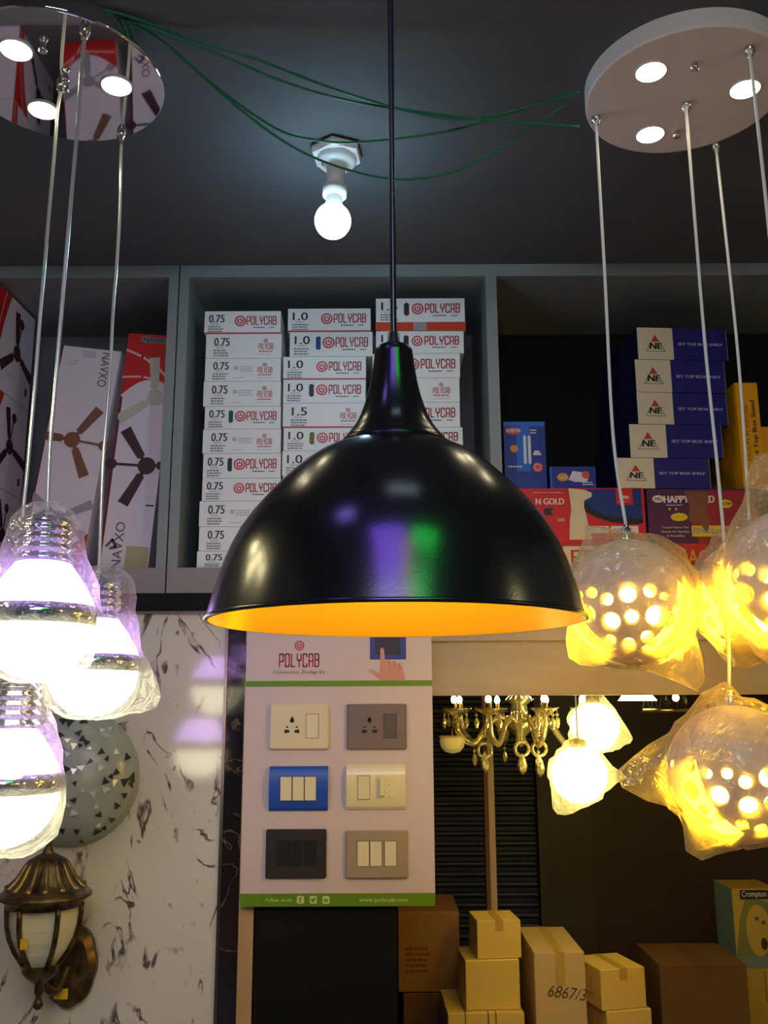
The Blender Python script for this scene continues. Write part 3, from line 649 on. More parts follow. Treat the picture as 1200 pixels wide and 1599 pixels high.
# ------------------------------------------------------------------ canopies with downlights
ZD = CAMZ+1.21
def onplane(u, v, z=ZD):
    d = RGT*((u-600)/F) + UPV*((799.5-v)/F) + FWD
    t = (z-CAMZ)/d.z
    return Vector((d.x*t, d.y*t, z))
def canopy(label, c, r, m, downs, hooks, knobs, name, rimm):
    t = thing(name, label, 'light', (c[0], c[1], CEIL))
    b = MB(); b.lathe([(0, ZD), (r-.004, ZD)], m, 96, (c[0], c[1], 0), False); b.lathe([(r-.004, ZD), (r-.001, ZD+.001), (r, ZD+.004)], m, 96, (c[0], c[1], 0)); b.lathe([(r, ZD+.004), (r, CEIL-.0005)], rimm, 96, (c[0], c[1], 0)); b.build('canopy_plate', t)
    for u, v in downs:
        p = onplane(u, v)
        f = MB(); f.lathe([(.029, ZD+.001), (.031, ZD-.003), (.027, ZD-.003)], M['white'], 32, (p.x, p.y, 0)); fo = f.build('downlight', t)
        g = MB(); g.lathe([(0, ZD-.0032), (.0285, ZD-.0032)], M['down'], 32, (p.x, p.y, 0), False); g.build('diffuser', fo)
    for u, v in hooks:
        p = onplane(u, v); b = MB()
        b.lathe([(.0095, ZD), (.0095, ZD-.010), (.006, ZD-.012), (.006, ZD-.018), (0, ZD-.019)], M['nickel'], 20, (p.x, p.y, 0)); b.build('cable_gland', t)
    for u, v in knobs:
        p = onplane(u, v); b = MB(); b.lathe([(.005, ZD), (.005, ZD-.006), (.008, ZD-.009), (.008, ZD-.014), (0, ZD-.018)], M['nickel'], 20, (p.x, p.y, 0)); b.build('knob', t)
    return t
HW = 1.21
canopy('round white ceiling canopy with three glowing downlights above the amber pendants', (.507*HW, 1.374*HW), .1637*HW, M['canopy_white'], [(1017,111),(1164,138),(1016,209)], [(931,183),(1072,162),(1119,226),(1171,74)], [(1085,98),(1057,205)], 'ceiling_canopy', M['canopy_white'])
canopy('round mirror-finish ceiling canopy with three glowing downlights above the bulb-shaped pendants', (-.5215*HW, 1.33*HW), .1643*HW, M['mirror'], [(25,77),(67,171),(182,133)], [(133,46),(96,132),(190,208)], [(68,70),(103,118),(103,134)], 'ceiling_canopy', M['chrome'])

# ------------------------------------------------------------------ pendants
def spline(P, n=8):
    P = [Vector(p) for p in P]; out = []
    for i in range(len(P)-1):
        p0, p1, p2, p3 = P[max(i-1, 0)], P[i], P[i+1], P[min(i+2, len(P)-1)]
        for k in range(n):
            t = k/n
            out.append(.5*((2*p1)+(p2-p0)*t+(2*p0-5*p1+4*p2-p3)*t*t+(3*p1-p0-3*p2+p3)*t**3))
    out.append(P[-1]); return out
def cable(pts, Y, m, r, parent, end=None, z0=None):
    P = [at(u, v, Y) for u, v in pts]
    P[0].z = ZD-.012
    if end is not None: P.append(end)
    b = MB(); b.tube(spline(P), r, m, 8); return b.build('cable', parent)
# bag: lathe round a centre with crinkles and tails
def bag(label, c, prof, tails, m, amp=.004, seed=0, n=26, group='clear plastic bags over the pendants'):
    """prof: (radius, z) from the top down, relative to c; tails: (unit dir, length, sharpness)"""
    k = 18
    # resample the profile
    L = [0]
    for a, q_ in zip(prof, prof[1:]): L.append(L[-1]+hypot(q_[0]-a[0], q_[1]-a[1]))
    rs = []
    for i in range(k+1):
        s_ = L[-1]*i/k; j = max(x for x in range(len(L)-1) if L[x] <= s_+1e-9)
        f = (s_-L[j])/max(L[j+1]-L[j], 1e-9); rs.append((prof[j][0]+(prof[j+1][0]-prof[j][0])*f, prof[j][1]+(prof[j+1][1]-prof[j][1])*f))
    zc_ = sum(z for r, z in rs)/len(rs); ext = max(r for r, z in rs)
    vs = []; fs = []; rnd = random.Random(seed*17+3)
    for i, (r, z) in enumerate(rs):
        for j in range(n):
            a = 2*pi*(j+.5*(i % 2))/n; edge = 0 < i < k
            if edge: a += rnd.uniform(-.3, .3)*2*pi/n
            p = Vector((max(r, .0015)*cos(a), max(r, .0015)*sin(a), z))
            D = Vector((p.x, p.y, p.z-zc_)).normalized(); w = min(1, r/ext*1.6)
            if edge: p = p + D*(amp*w*rnd.uniform(-.8, 1.6))
            for td, ln, kk in tails:
                td = Vector(td).normalized(); e = max(0, D.dot(td))**kk
                p = p + td*ln*e
            vs.append(p)
    for i in range(k):
        for j in range(n):
            j2 = (j+1) % n
            if i % 2 == 0: fs += [(i*n+j, i*n+j2, i*n+n+j)[::-1], (i*n+j2, i*n+n+j2, i*n+n+j)[::-1]]
            else: fs += [(i*n+j, i*n+j2, i*n+n+j2)[::-1], (i*n+j, i*n+n+j2, i*n+n+j)[::-1]]
    fs.append(tuple(range(k*n, k*n+n)))
    b = MB(); b.add([v+Vector(c) for v in vs], fs, m, False)
    o = b.build('plastic_bag', None, tuple(c)); return tag(o, label, 'bag', group)

# egg lamps -----------------------------------------------------------
RE = .117
def egg_mesh():
    def sph(r, flip):
        vs = []; fs = []; n, k = 96, 56
        for i in range(1, k):
            th = pi*i/k
            for j in range(n): a = 2*pi*j/n; vs.append((r*sin(th)*cos(a), r*sin(th)*sin(a), r*cos(th)))
        vs += [(0, 0, r), (0, 0, -r)]
        for i in range(k-2):
            for j in range(n): q_ = (j+1) % n; fs.append((i*n+j, i*n+n+j, i*n+n+q_, i*n+q_))
        T_, B_ = len(vs)-2, len(vs)-1
        for j in range(n): q_ = (j+1) % n; fs.append((T_, j, q_)); fs.append((B_, (k-2)*n+q_, (k-2)*n+j))
        return vs, [f[::-1] for f in fs] if flip else fs
    b = MB(); v, f = sph(RE, False); b.add(v, f, M['shell'], True); v, f = sph(RE-.003, True); b.add(v, f, M['shell'], True)
    shell = bpy.data.objects.new('s', b.mesh('s')); COL.objects.link(shell)
    def dirv(az, el): az = radians(az); el = radians(el); return Vector((sin(az)*cos(el), -cos(az)*cos(el), sin(el)))
    c = MB(); mm = M['shell']
    holes = [(-.67,.05,.065),(-.45,.06,.075),(-.23,-.05,.09),(.075,.01,.125),(.39,.05,.095),(-.55,-.24,.13),(-.19,-.37,.13),(.11,-.32,.10),(.44,-.31,.15),(-.24,-.63,.085),(.02,-.69,.09),(.29,-.60,.09),(.57,-.03,.06)]
    cres = [(53,14),(47,-6),(42,-20),(35,-33),(16,-50),(40,-56),(62,-44),(73,-30),(75,-14),(64,4)]
    def prism(poly):
        n = len(poly); ctr = sum((Vector(p) for p in poly), Vector())/n
        vs = [p*RE*.8 for p in poly]+[p*RE*1.25 for p in poly]
        fs = [tuple(range(n)), tuple(range(2*n-1, n-1, -1))]+[(i, n+i, n+(i+1) % n, (i+1) % n) for i in range(n)]
        c.add(vs, fs, mm)
    def around(az, el, rr, n=20):
        d = dirv(az, el); e = d.orthogonal().normalized(); g = d.cross(e)
        return [(d+(e*cos(2*pi*i/n)-g*sin(2*pi*i/n))*rr).normalized() for i in range(n)]
    for base in (0, 180):
        for x, z, r in holes:
            el = math.degrees(math.asin(z)); az = math.degrees(math.asin(x/cos(radians(el)))); prism(around(base+az, el, r))
        prism([dirv(base+a, e) for a, e in cres][::-1]); prism([dirv(base-a, e) for a, e in cres])
    for base in (90, 270):
        for az, el, r in ((-7, 6, .06), (7, 9, .06), (0, -14, .07), (-3, -36, .06)): prism(around(base+az, el, r))
    cut = bpy.data.objects.new('c', c.mesh('c')); COL.objects.link(cut)
    md = shell.modifiers.new('b', 'BOOLEAN'); md.operation = 'DIFFERENCE'; md.solver = 'EXACT'; md.object = cut
    bpy.context.view_layer.update()
    me = bpy.data.meshes.new_from_object(shell.evaluated_get(bpy.context.evaluated_depsgraph_get()))
    me.name = 'lamp_shell'
    bpy.data.objects.remove(shell); bpy.data.objects.remove(cut)
    return me
EGG = egg_mesh()
bb = MB(); bb.ball((0, 0, -.018), .052, M['egg_bulb'], 28, 18); bb.lathe([(.02, .02), (.018, .09), (0, .10)], M['white'], 20); EB = bb.mesh('lamp_bulb')
bc = MB(); bc.lathe([(.012, RE-.004), (.012, RE+.012), (.007, RE+.022), (.004, RE+.03), (0, RE+.03)], M['nickel'], 20); EC = bc.mesh('lamp_cap')
def egg(label, uv, Y, az, cab, vtop):
    c = at(uv[0], uv[1], Y)
    t = thing('perforated_pendant_lamp', label, 'lamp', tuple(c), 'perforated amber pendants')
    s_ = link_mesh('lamp_shade', EGG, t, rot=(0, 0, radians(az))); link_mesh('bulb', EB, t); link_mesh('cap', EC, t)
    cable(cab, Y, M['cable_white'], .0032, t, end=c+Vector((0, 0, RE+.028)))
    return c
Y1, Y2, Y3, Y4 = 1.725, 1.677, 1.821, 1.51
c1 = egg('perforated amber pendant beside the black dome, under the white canopy', (985, 940), Y1, -21, [(931, 190), (945, 430), (958, 680)], 855)
c2 = egg('lowest perforated amber pendant, in front of the dark recess', (1150, 1208), Y2, 0, [(1072, 170), (1100, 520), (1122, 740), (1136, 910)], 1080)
c3 = egg('perforated amber pendant hanging behind its larger neighbour', (1181, 932), Y3, 48, [(1119, 232), (1147, 490), (1160, 640)], 800)
c4 = egg('perforated amber pendant cut by the picture edge, largest of its kind', (1246, 905), Y4, -32, [(1171, 82), (1178, 140), (1200, 345), (1228, 640)], 760)
def eggprof(k=1.06, top=.05): return [(.004, RE+top), (.02, RE+top-.012), (.05, RE+.006)]+[(RE*k*sin(a), RE*k*cos(a)) for a in [radians(x) for x in range(38, 176, 8)]]+[(.004, -RE*k)]
bag('crinkled plastic bag with a pointed lower tail, over the pendant beside the black dome', c1, eggprof(1.06, .02), [((-.45, -.1, .85), .030, 30), ((.64, -.2, -.93), .075, 24), ((-.75, -.2, -.72), .035, 26), ((.55, 0, .5), .012, 12)], M['bag_warm'], .006, 1)
bag('plastic bag with a long side ear, over the lowest amber pendant', c2, eggprof(1.05, .015), [((-1, -.1, .08), .07, 20), ((-.96, -.1, -.16), .05, 40), ((-.12, 0, 1), .03, 30), ((-.62, -.2, -.9), .04, 26)], M['bag_warm'], .006, 2)
bag('plastic bag over the pendant partly hidden by its larger neighbour', c3, eggprof(1.06, .02), [((-.35, 0, -1), .02, 24), ((-.4, 0, .85), .02, 20)], M['bag_warm'], .006, 3)
bag('tall peaked plastic bag over the pendant cut by the picture edge', c4, eggprof(1.08, .05), [((-.28, -.1, 1), .07, 14), ((-.3, 0, -1), .02, 24)], M['bag_warm'], .006, 4)

# bulb-shaped lamps ----------------------------------------------------
def bulb_lamp(label, uv, Y, sc, cab, cend, gname='bulb-shaped glowing pendants'):
    """uv: pixel of the middle of the chrome band; sc: radius of the band in metres"""
    c = at(uv[0], uv[1], Y); k = sc
    t = thing('bulb_shaped_pendant_lamp', label, 'lamp', tuple(c), gname)
    b = MB(); prof = [(.0, 1.95), (.15, 1.95), (.22, 1.88), (.42, 1.80), (.52, 1.72)]
    for i in range(4):
        z = 1.66-i*.17; prof += [(.53, z+.05), (.475, z), (.475, z-.04), (.53, z-.08)]
    prof += [(.54, .98), (.5, .95)]
    b.lathe([(r*k, z*k) for r, z in prof], M['chrome'], 64, c); b.build('screw_cap', t, label='ribbed chrome screw cap')
    b = MB(); b.lathe([(r*k, z*k) for r, z in ((.50, .96), (.54, .9), (.66, .74), (.80, .52), (.92, .30), (.965, .17))], M['lamp_violet'], 64, c); b.build('upper_diffuser', t)
    b = MB(); b.lathe([(r*k, z*k) for r, z in ((.955, .18), (1.0, .17), (1.0, -.17), (.955, -.18))], M['chrome'], 72, c); b.build('band', t, label='chrome band')
    b = MB(); b.lathe([(.97*k*cos(a), (-.17-.98*sin(a))*k) for a in [radians(x) for x in range(0, 91, 6)]], M['lamp_white'], 72, c); b.build('lower_diffuser', t)
    top = c+Vector((0, 0, 1.94*k))
    cable(cab, Y, M['cable_clear'], .0036, t, end=top)
    return c
Ya, Yb, Yc = 1.617, 1.468, 1.79
l1 = bulb_lamp('large bulb-shaped pendant with a ribbed chrome cap, highest of the three', (62, 962), Yb, .0865, [(133, 52), (128, 100), (122, 187), (115, 267), (105, 383), (97.5, 471), (86, 608), (78, 699)], None)
l2 = bulb_lamp('bulb-shaped pendant farther back, nearest the marble', (146, 1036), Yc, .0865, [(190, 214), (187, 333), (182, 420), (177, 481), (171, 595), (161, 725), (156, 855)], None)
l3 = bulb_lamp('bulb-shaped pendant hanging lowest of the three, above the brass lantern', (8, 1222), Ya, .0915, [(96, 140), (90, 173), (85, 240), (75, 350), (71, 400), (63, 491), (54, 608), (42, 741), (35, 816)], None)
def bulbprof(k, f=1.06): return [(.004, 2.12*k), (.03, 2.08*k), (.5*k, 1.9*k), (.62*k, 1.72*k), (.72*k, 1.2*k), (.86*k, .75*k), (1.04*k, .25*k), (f*k, 0), (f*1.02*k, -.4*k), (.92*k, -.85*k), (.6*k, -1.12*k), (.25*k, -1.2*k), (.004, -1.2*k)]
bag('clear plastic bag over the highest bulb-shaped pendant', l1, bulbprof(.0865), [((1, 0, .1), .008, 6)], M['bag'], .004, 5)
bag('clear plastic bag with a loose corner, over the bulb-shaped pendant nearest the marble', l2, bulbprof(.0865), [((.85, -.1, -.62), .055, 16), ((.55, 0, .85), .02, 12)], M['bag'], .005, 6)
bag('clear plastic bag over the lowest bulb-shaped pendant', l3, bulbprof(.0915), [((.3, 0, -1), .012, 10)], M['bag'], .004, 7)

# ------------------------------------------------------------------ loose green wires under the ceiling
for pts, lab in (
    ([(40,8,1.5),(150,18,1.5),(240,55,1.52),(330,130,1.6),(430,200,1.68),(490,218,1.72),(560,222,1.72),(700,205,1.7),(800,175,1.68),(890,145,1.62)], 'green wire crossing just under the bulb holder base'),
    ([(20,20,1.48),(150,22,1.5),(250,62,1.53),(330,132,1.6),(420,205,1.68),(500,250,1.72),(600,278,1.75),(680,275,1.75),(750,250,1.73),(830,200,1.7),(885,162,1.64)], 'green wire sagging lowest between the two canopies'),
    ([(60,5,1.48),(200,32,1.5),(330,80,1.54),(450,130,1.6),(560,160,1.64),(700,180,1.66),(800,190,1.66),(905,198,1.67)], 'green wire ending low at the white canopy rim'),
    ([(90,0,1.47),(200,25,1.5),(300,62,1.53),(400,92,1.56),(540,145,1.62),(680,183,1.66),(760,182,1.66),(850,160,1.64),(905,143,1.6)], 'topmost green wire dipping towards the white canopy')):
    P = []
    for u, v, Y in pts:
        p = at(u, v, Y)
        if p.z > CEIL-.006: p = onplane(u, v, CEIL-.006)
        P.append(p)
    b = MB(); b.tube(spline(P, 6), .0027, M['green_wire'], 6)
    tag(b.build('green_wire', None, tuple(P[0])), lab, 'wire', 'loose green wires')

# ------------------------------------------------------------------ switch display board
YP = 2.42
bx0, bx1 = -.357, .1215; bz0, bz1 = zat(1415, YP), zat(905, YP)
t = thing('switch_display_board', 'pale switch display board with six mounted switch plates and green bands', 'display board', ((bx0+bx1)/2, YP+.03, bz0))
b = MB(); b.box(bx0, bx1, YP, YP+.026, bz0, bz1, M['board'])
yp = YP-.0006
def P(u, v): p = at(u, v, YP); return p.x, p.z
xz = lambda u, v: P(u, v)
b.rect(bx0, bx1, bz0, P(500, 1395)[1], yp, M['green']); b.rect(bx0, bx1, P(500, 1072)[1], P(500, 1063)[1], yp, M['green'])
x, z = P(468, 1008); b.power(x, z, .0125, yp, M['b_red'])
xa, za = P(436, 1041); xb, zb_ = P(499, 1021); b.logo(xa, xb, za, zb_, yp, M['b_red'])
xa, za = P(426, 1052); xb, _ = P(507, 1052); b.text('Connection Zindagi Ka', xa, za, .0085, yp, M['b_grey'], w=xb-xa, shear=.2)
xa, za = P(578, 1030); xb, zb_ = P(634, 960); b.rect(xa, xb, za, zb_, yp, M['b_blue']); xa2, za2 = P(586, 1022); xb2, _ = P(626, 1022); b.rect(xa2, xb2, za2, zb_-.01, yp-.0002, M['b_dark'])
hand = [(594,1062),(577,1049),(576,1045),(581,1045),(593,1052),(594,1036),(594.5,1013),(597,1011),(600,1014),(601.5,1031),(604,1032),(607,1030),(612,1033),(616,1032),(620,1036),(624,1035),(628,1040),(632,1054),(633,1063)]
b.poly([P(*p) for p in hand], yp-.0004, M['skin'])
for p0, p1 in (((607, 1031), (609, 1043)), ((616, 1033), (618, 1045)), ((624, 1036), (625, 1047))): b.ribbon([P(*p0), P(*p1)], .001, yp-.0006, M['b_grey'])
xa, za = P(415, 1408); b.text('Follow us on', xa, za, .0085, yp-.0003, M['palegreen'], w=P(456, 1408)[0]-xa)
xa, za = P(561, 1408); b.text('www.polycab.com', xa, za, .0095, yp-.0003, M['palegreen'], w=P(637, 1408)[0]-xa)
for u in (469.5, 489.5, 509.5):
    x, z = P(u, 1405); r = .0088; k = []
    for cx_, cz_, a0 in ((1, 1, 0), (-1, 1, 90), (-1, -1, 180), (1, -1, 270)):
        for i in range(4): a = radians(a0+30*i); k.append((x+cx_*r*.6+r*.4*cos(a), z+cz_*r*.6+r*.4*sin(a)))
    b.poly(k, yp-.0003, M['palegreen'])
    if u < 480: b.text('f', x, z-.0062, .0125, yp-.0006, M['green'], align='c', bold=.0007)
    elif u < 500: b.poly([(x+r*p, z+r*q_) for p, q_ in ((-.75,-.5),(-.3,-.6),(.2,-.45),(.5,0),(.55,.3),(.75,.5),(.5,.5),(.3,.6),(.05,.45),(0,.2),(-.35,.3),(-.65,.55),(-.7,.15),(-.55,-.1),(-.35,-.25))], yp-.0006, M['green'])
    else: b.text('in', x, z-.0050, .010, yp-.0006, M['green'], align='c', bold=.0008)
b.build('panel', t)
def plate(u0, v0, u1, v1, m, label, build, curved=False):
    xa, za = P(u0, v1); xb, zb_ = P(u1, v0); w, h = xb-xa, zb_-za; cx, cz = (xa+xb)/2, (za+zb_)/2
    b = MB(); TT = Matrix.Translation((cx, YP, cz))
    if curved:
        n = 14; vs = []; fs = []
        for i in range(n+1):
            f = i/n; z = -h/2+h*f; y_ = -.013*min(1, (sin(pi*f)**.45) if 0 < f < 1 else 0)-.0035
            vs += [(-w/2, 0, z), (-w/2, y_, z), (w/2, y_, z), (w/2, 0, z)]
        for i in range(n):
            o = i*4
            for k in range(3): fs.append((o+k, o+k+1, o+k+5, o+k+4))
        fs += [(0, 3, 2, 1), (n*4, n*4+1, n*4+2, n*4+3)]
        b.add(vs, fs, m, False, TT); yf = -.0165
    else: b.box(-w/2, w/2, -.011, 0, -h/2, h/2, m, TT, bev=.003); yf = -.011
    po = b.build('switch_plate', t, label=label)
    def sub(name, f):
        c = MB(); f(c, TT, w, h, yf); c.build(name, po)
    build(sub, w, h)
def rocker(x0, x1, z0, z1, m, tilt=.0015, frame=None):
    def f(c, TT, w, h, yf):
        a, b_, e, g = x0*w, x1*w, z0*h, z1*h
        c.box(a, b_, yf-.0002, yf+.002, e, g, frame or M['ink'], TT)
        k = .0012
        c.add([(a+k, yf-.001, e+k), (b_-k, yf-.001, e+k), (b_-k, yf-.003-tilt, g-k), (a+k, yf-.003-tilt, g-k), (a+k, yf+.001, e+k), (b_-k, yf+.001, e+k), (b_-k, yf+.001, g-k), (a+k, yf+.001, g-k)],
              [(0,1,2,3),(0,4,5,1),(1,5,6,2),(2,6,7,3),(3,7,4,0)], m, False, TT)
    return f
def socket(m):
    def f(c, TT, w, h, yf):
        y_ = yf-.001; c.box(-.34*w, .06*w, yf-.0008, yf+.001, -.27*h, .27*h, m, TT)
        cx = -.12*w; H = M['hole']
        c.disc(cx, .13*h, .0055, y_, H, T=TT); c.rect(cx-.003, cx+.003, .13*h, .13*h+.009, y_, H, TT)
        for s_ in (-1, 1):
            c.disc(cx+s_*.08*w, -.01*h, .0026, y_, H, T=TT); c.poly([(cx+s_*.042*w, -.13*h), (cx+s_*.042*w, -.08*h), (cx+s_*.125*w, -.06*h), (cx+s_*.125*w, -.15*h)], y_, H, TT)
    return f
plate(421, 1099, 514.5, 1170, M['pl_ivory'], 'ivory plate with a socket and one switch', lambda sub, w, h: (sub('socket', socket(M['pl_ivory'])), sub('rocker', rocker(.115, .33, -.26, .28, M['pl_white'], .001, M['pl_greyd']))))
plate(542, 1099, 635, 1170, M['pl_grey'], 'grey plate with a socket and one switch', lambda sub, w, h: (sub('socket', socket(M['pl_grey'])), sub('rocker', rocker(.115, .33, -.26, .28, M['pl_greyd'], .001))))
plate(420.5, 1196, 513, 1266, M['pl_blue'], 'blue plate with three white switches', lambda sub, w, h: [sub('rocker', rocker(-.31+i*.207, -.31+i*.207+.205, -.27, .28, M['pl_white'], .001*(i-1)**2)) for i in range(3)], True)
plate(541.5, 1194, 633, 1264, M['pl_cream'], 'cream plate with a switch and a fan regulator', lambda sub, w, h: (sub('rocker', rocker(-.31, -.10, -.27, .27, M['pl_cream'], .001, M['pl_greyd'])), sub('regulator', lambda c, TT, w_, h_, yf: (c.box(.0, .31*w, yf-.0006, yf+.001, -.24*h, .28*h, M['pl_cream'], TT), c.box(.06*w, .14*w, yf-.012, yf, -.19*h, .2*h, M['pl_cream'], TT, bev=.002), [c.disc(.23*w, z*h, .0012, yf-.0009, M['hole'], 8, TT) for z in (-.2, -.1, .05, .15)]))), True)
plate(415, 1294, 510.5, 1371, M['pl_black'], 'black plate with three black switches', lambda sub, w, h: [sub('rocker', rocker(a, a+.20, -.25, .28, M['pl_blackd'], .0012)) for a in (-.32, -.115, .13)])
plate(540.5, 1296, 637, 1371, M['pl_taupe'], 'taupe plate with three white switches', lambda sub, w, h: [sub('rocker', rocker(a, a+.20, -.25, .29, M['pl_white'], .0012)) for a in (-.32, -.115, .12)])

# black pillar and wooden post below the board
zt = bz0-.001
xa, xb = xat(395, 1500, YP+.02), xat(621, 1500, YP+.02)
b = MB(); b.box(xa, xb, YP+.028, YP+.40, 0, z1003-.10, M['black'], bev=.004); tag(b.build('display_stand', None, ((xa+xb)/2, YP+.1, 0)), 'plain black stand carrying the switch display board', 'stand')
xa2 = xat(370, 1500, YP)
b = MB(); b.box(xat(371, 1500, YP+.028), xa-.002, YP+.028, YP+.09, 0, z1003-.10, M['tan']); tag(b.build('wooden_post', None, (xa2+.02, YP+.05, 0)), 'tan wooden post between the black marble strip and the black stand', 'post')
# thin wooden pole in the recess
Yq = 3.22
p0 = at(769, 1430, Yq); 
b = MB(); b.box(p0.x-.018, p0.x-.004, Yq-.02, Yq+.01, .561, 1.80, M["kraftd"]); b.box(p0.x-.004, p0.x+.016, Yq-.02, Yq+.01, .561, 1.80, M["tan"]); tag(b.build('wooden_pole', None, (p0.x, Yq, .561)), 'thin wooden pole standing behind the crystal chandelier', 'pole')

# ------------------------------------------------------------------ sconce and lantern on the marble
sc_ = at(114, 1213, YW); r = .166
t = thing('perforated_wall_lamp', 'round grey wall lamp with triangular mirror chips on the white marble', 'lamp', (sc_.x, YW, sc_.z))
b = MB(); dep = .085
prof = [(r*cos(a), dep*sin(a)) for a in [radians(x) for x in range(0, 91, 5)]]; prof[-1] = (0, dep)
b.lathe([(r+.004, 0), (r+.004, .008), (r, .012)], M['sconce'], 72, sc_, True, (0, -1, 0)); b.lathe([(p_, q_+.010) for p_, q_ in prof], M['sconce'], 72, sc_, True, (0, -1, 0)); b.build('shade', t)
rnd = random.Random(5); cells = []
for _ in range(4000):
    x, z = rnd.uniform(-1, 1), rnd.uniform(-1, 1); d = hypot(x, z)
    if d < .97 and all(hypot(x-a, z-c)*(1+.6*d) > .115 for a, c in cells): cells.append((x, z))
    if len(cells) > 98: break
def surf(x, z):
    d = min(hypot(x, z), .999); return Vector((sc_.x+x*r, YW-.0112-dep*math.sqrt(1-d*d), sc_.z+z*r))
for x, z in cells:
    c = surf(x, z); s0 = rnd.uniform(0, 6.28); sz = rnd.uniform(.05, .075)
    d = min(hypot(x, z), .95); nrm = Vector((x*dep/r, -math.sqrt(1-d*d), z*dep/r)).normalized()
    tilt = Vector((rnd.uniform(-.25, .25), 0, rnd.uniform(-.25, .25))); e = nrm.orthogonal().normalized(); g = nrm.cross(e)
    vs = []
    for k in range(3):
        a = s0+k*2.1; vs.append(c+nrm*(.002+rnd.uniform(0, .004))+(e*cos(a)+g*sin(a))*sz*r*rnd.uniform(.6, 1.25))
    q_ = MB(); nn = (vs[1]-vs[0]).cross(vs[2]-vs[0]); 
    if nn.dot(nrm) < 0: vs = [vs[0], vs[2], vs[1]]
    k_ = rnd.random(); mm = M['facet'] if k_ < .45 else M['sconce_in']
    low = [v-nrm*.009 for v in vs]
    q_.add([v for i, v in enumerate(vs)]+low, [(0,1,2),(0,3,4,1),(1,4,5,2),(2,5,3,0)], mm); q_.build('mirror_chip', t)

YN = 2.30
lc = at(68, 1440, YN)
def lz(v): return zat(v, YN, 68)
def lr(px, v=1440): return px/F*(at(68, v, YN)-Vector((0, 0, CAMZ))).dot(FWD)
t = thing('wall_lantern', 'aged brass wall lantern with white glass panes and a yellow price tag', 'lamp', (lc.x, YW, lc.z))
c = (lc.x, YN, 0)
b = MB(); b.lathe([(lr(r_), lz(v)) for v, r_ in ((1306,0),(1307,4),(1316,6),(1322,4),(1326,7),(1331,9)) ]+[(lr(9), lz(1333))], M['bronze'], 32, c); b.build('finial', t)
b = MB()
n = 96; vs = []; fs = []; rows = [(1331,8),(1336,18),(1342,27),(1352,33),(1362,38),(1374,45),(1384,55),(1391,66),(1395,70),(1399,71),(1402,66)]
for v, r_ in rows:
    fl = max(0, min(1, (r_-20)/15))*max(0, min(1, (60-r_)/12))
    for j in range(n): a = 2*pi*j/n; rr = lr(r_)*(1+.075*fl*(abs(cos(a*7))**6)); vs.append((c[0]+rr*cos(a), c[1]+rr*sin(a), lz(v)))
for i in range(len(rows)-1):
    for j in range(n): q_ = (j+1) % n; fs.append((i*n+j, i*n+n+j, i*n+n+q_, i*n+q_))
b.add(vs, fs, M['bronze'], True); b.lathe([(lr(66), lz(1402)), (lr(58), lz(1407)), (lr(57), lz(1414)), (lr(30), lz(1415))], M['bronze'], 64, c)

for k in range(14):
    a = 2*pi*k/14+.1; b.tube([(c[0]+lr(r_)*cos(a), c[1]+lr(r_)*sin(a), lz(v)) for v, r_ in ((1343,27),(1352,33.5),(1362,38.5),(1374,45.5),(1383,54),(1387,60))], lambda f: .0035+.005*f, M['brass_old'], 8)
b.build('roof', t)
gp = [(1411,55),(1425,54.5),(1445,53),(1465,48),(1485,39),(1500,29),(1508,24)]
b = MB(); b.lathe([(lr(r_)-.002, lz(v)) for v, r_ in gp], M['opal'], 6, c, False, ang=radians(0+10)); b.build('glass', t, label='white glass panes')
for k in range(6):
    a = radians(10)+k*pi/3; b = MB()
    b.tube([(c[0]+lr(r_+1)*cos(a), c[1]+lr(r_+1)*sin(a), lz(v)) for v, r_ in gp], .0065, M['bronze'], 8); b.build('rib', t)
b = MB(); b.lathe([(lr(r_), lz(v)) for v, r_ in ((1503,30),(1508,27),(1516,28),(1524,22),(1532,13),(1537,7),(1550,7),(1553,5),(1557,4),(1563,6),(1570,8),(1575,5),(1578,0))], M['bronze'], 40, c); b.build('bottom_cap', t)
pl = at(108, 1508, YW-.02)
b = MB(); n = 96
for (f0, y0_), (f1, y1_) in zip(((1, 0), (1, .02), (.78, .034), (.3, .04), (0, .04)), ((1, .02), (.78, .034), (.3, .04), (0, .04), (0, .04))):
    def rg(f, d): return [(pl.x+f*.062*(1+.05*abs(cos(4*2*pi*j/n)))*cos(2*pi*j/n), YW+.001-d, pl.z+f*.092*(1+.05*abs(cos(4*2*pi*j/n)))*sin(2*pi*j/n)) for j in range(n)]
    vs = rg(f0, y0_)+rg(f1, y1_); b.add(vs, [(j, (j+1) % n, n+(j+1) % n, n+j) for j in range(n)], M['bronze'], True)
b.build('wall_plate', t)
b = MB(); b.tube(spline([(pl.x, YW-.03, pl.z), (pl.x-.01, YW-.08, pl.z-.04), (pl.x-.03, YN+.05, lz(1545)), (c[0], YN, lz(1540))]), .011, M['bronze'], 10); b.build('bracket_arm', t)
b = MB(); p_ = at(37, 1475, YN-.095); b.box(p_.x-.008, p_.x+.008, p_.y, p_.y+.003, p_.z-.011, p_.z+.011, M['sticker']); b.build('price_tag', t)
p_ = at(95, 1552, YW-.045); b = MB(); b.box(p_.x-.016, p_.x+.016, p_.y, p_.y+.004, p_.z-.012, p_.z+.011, M['sticker']); b.build('price_tag', t)

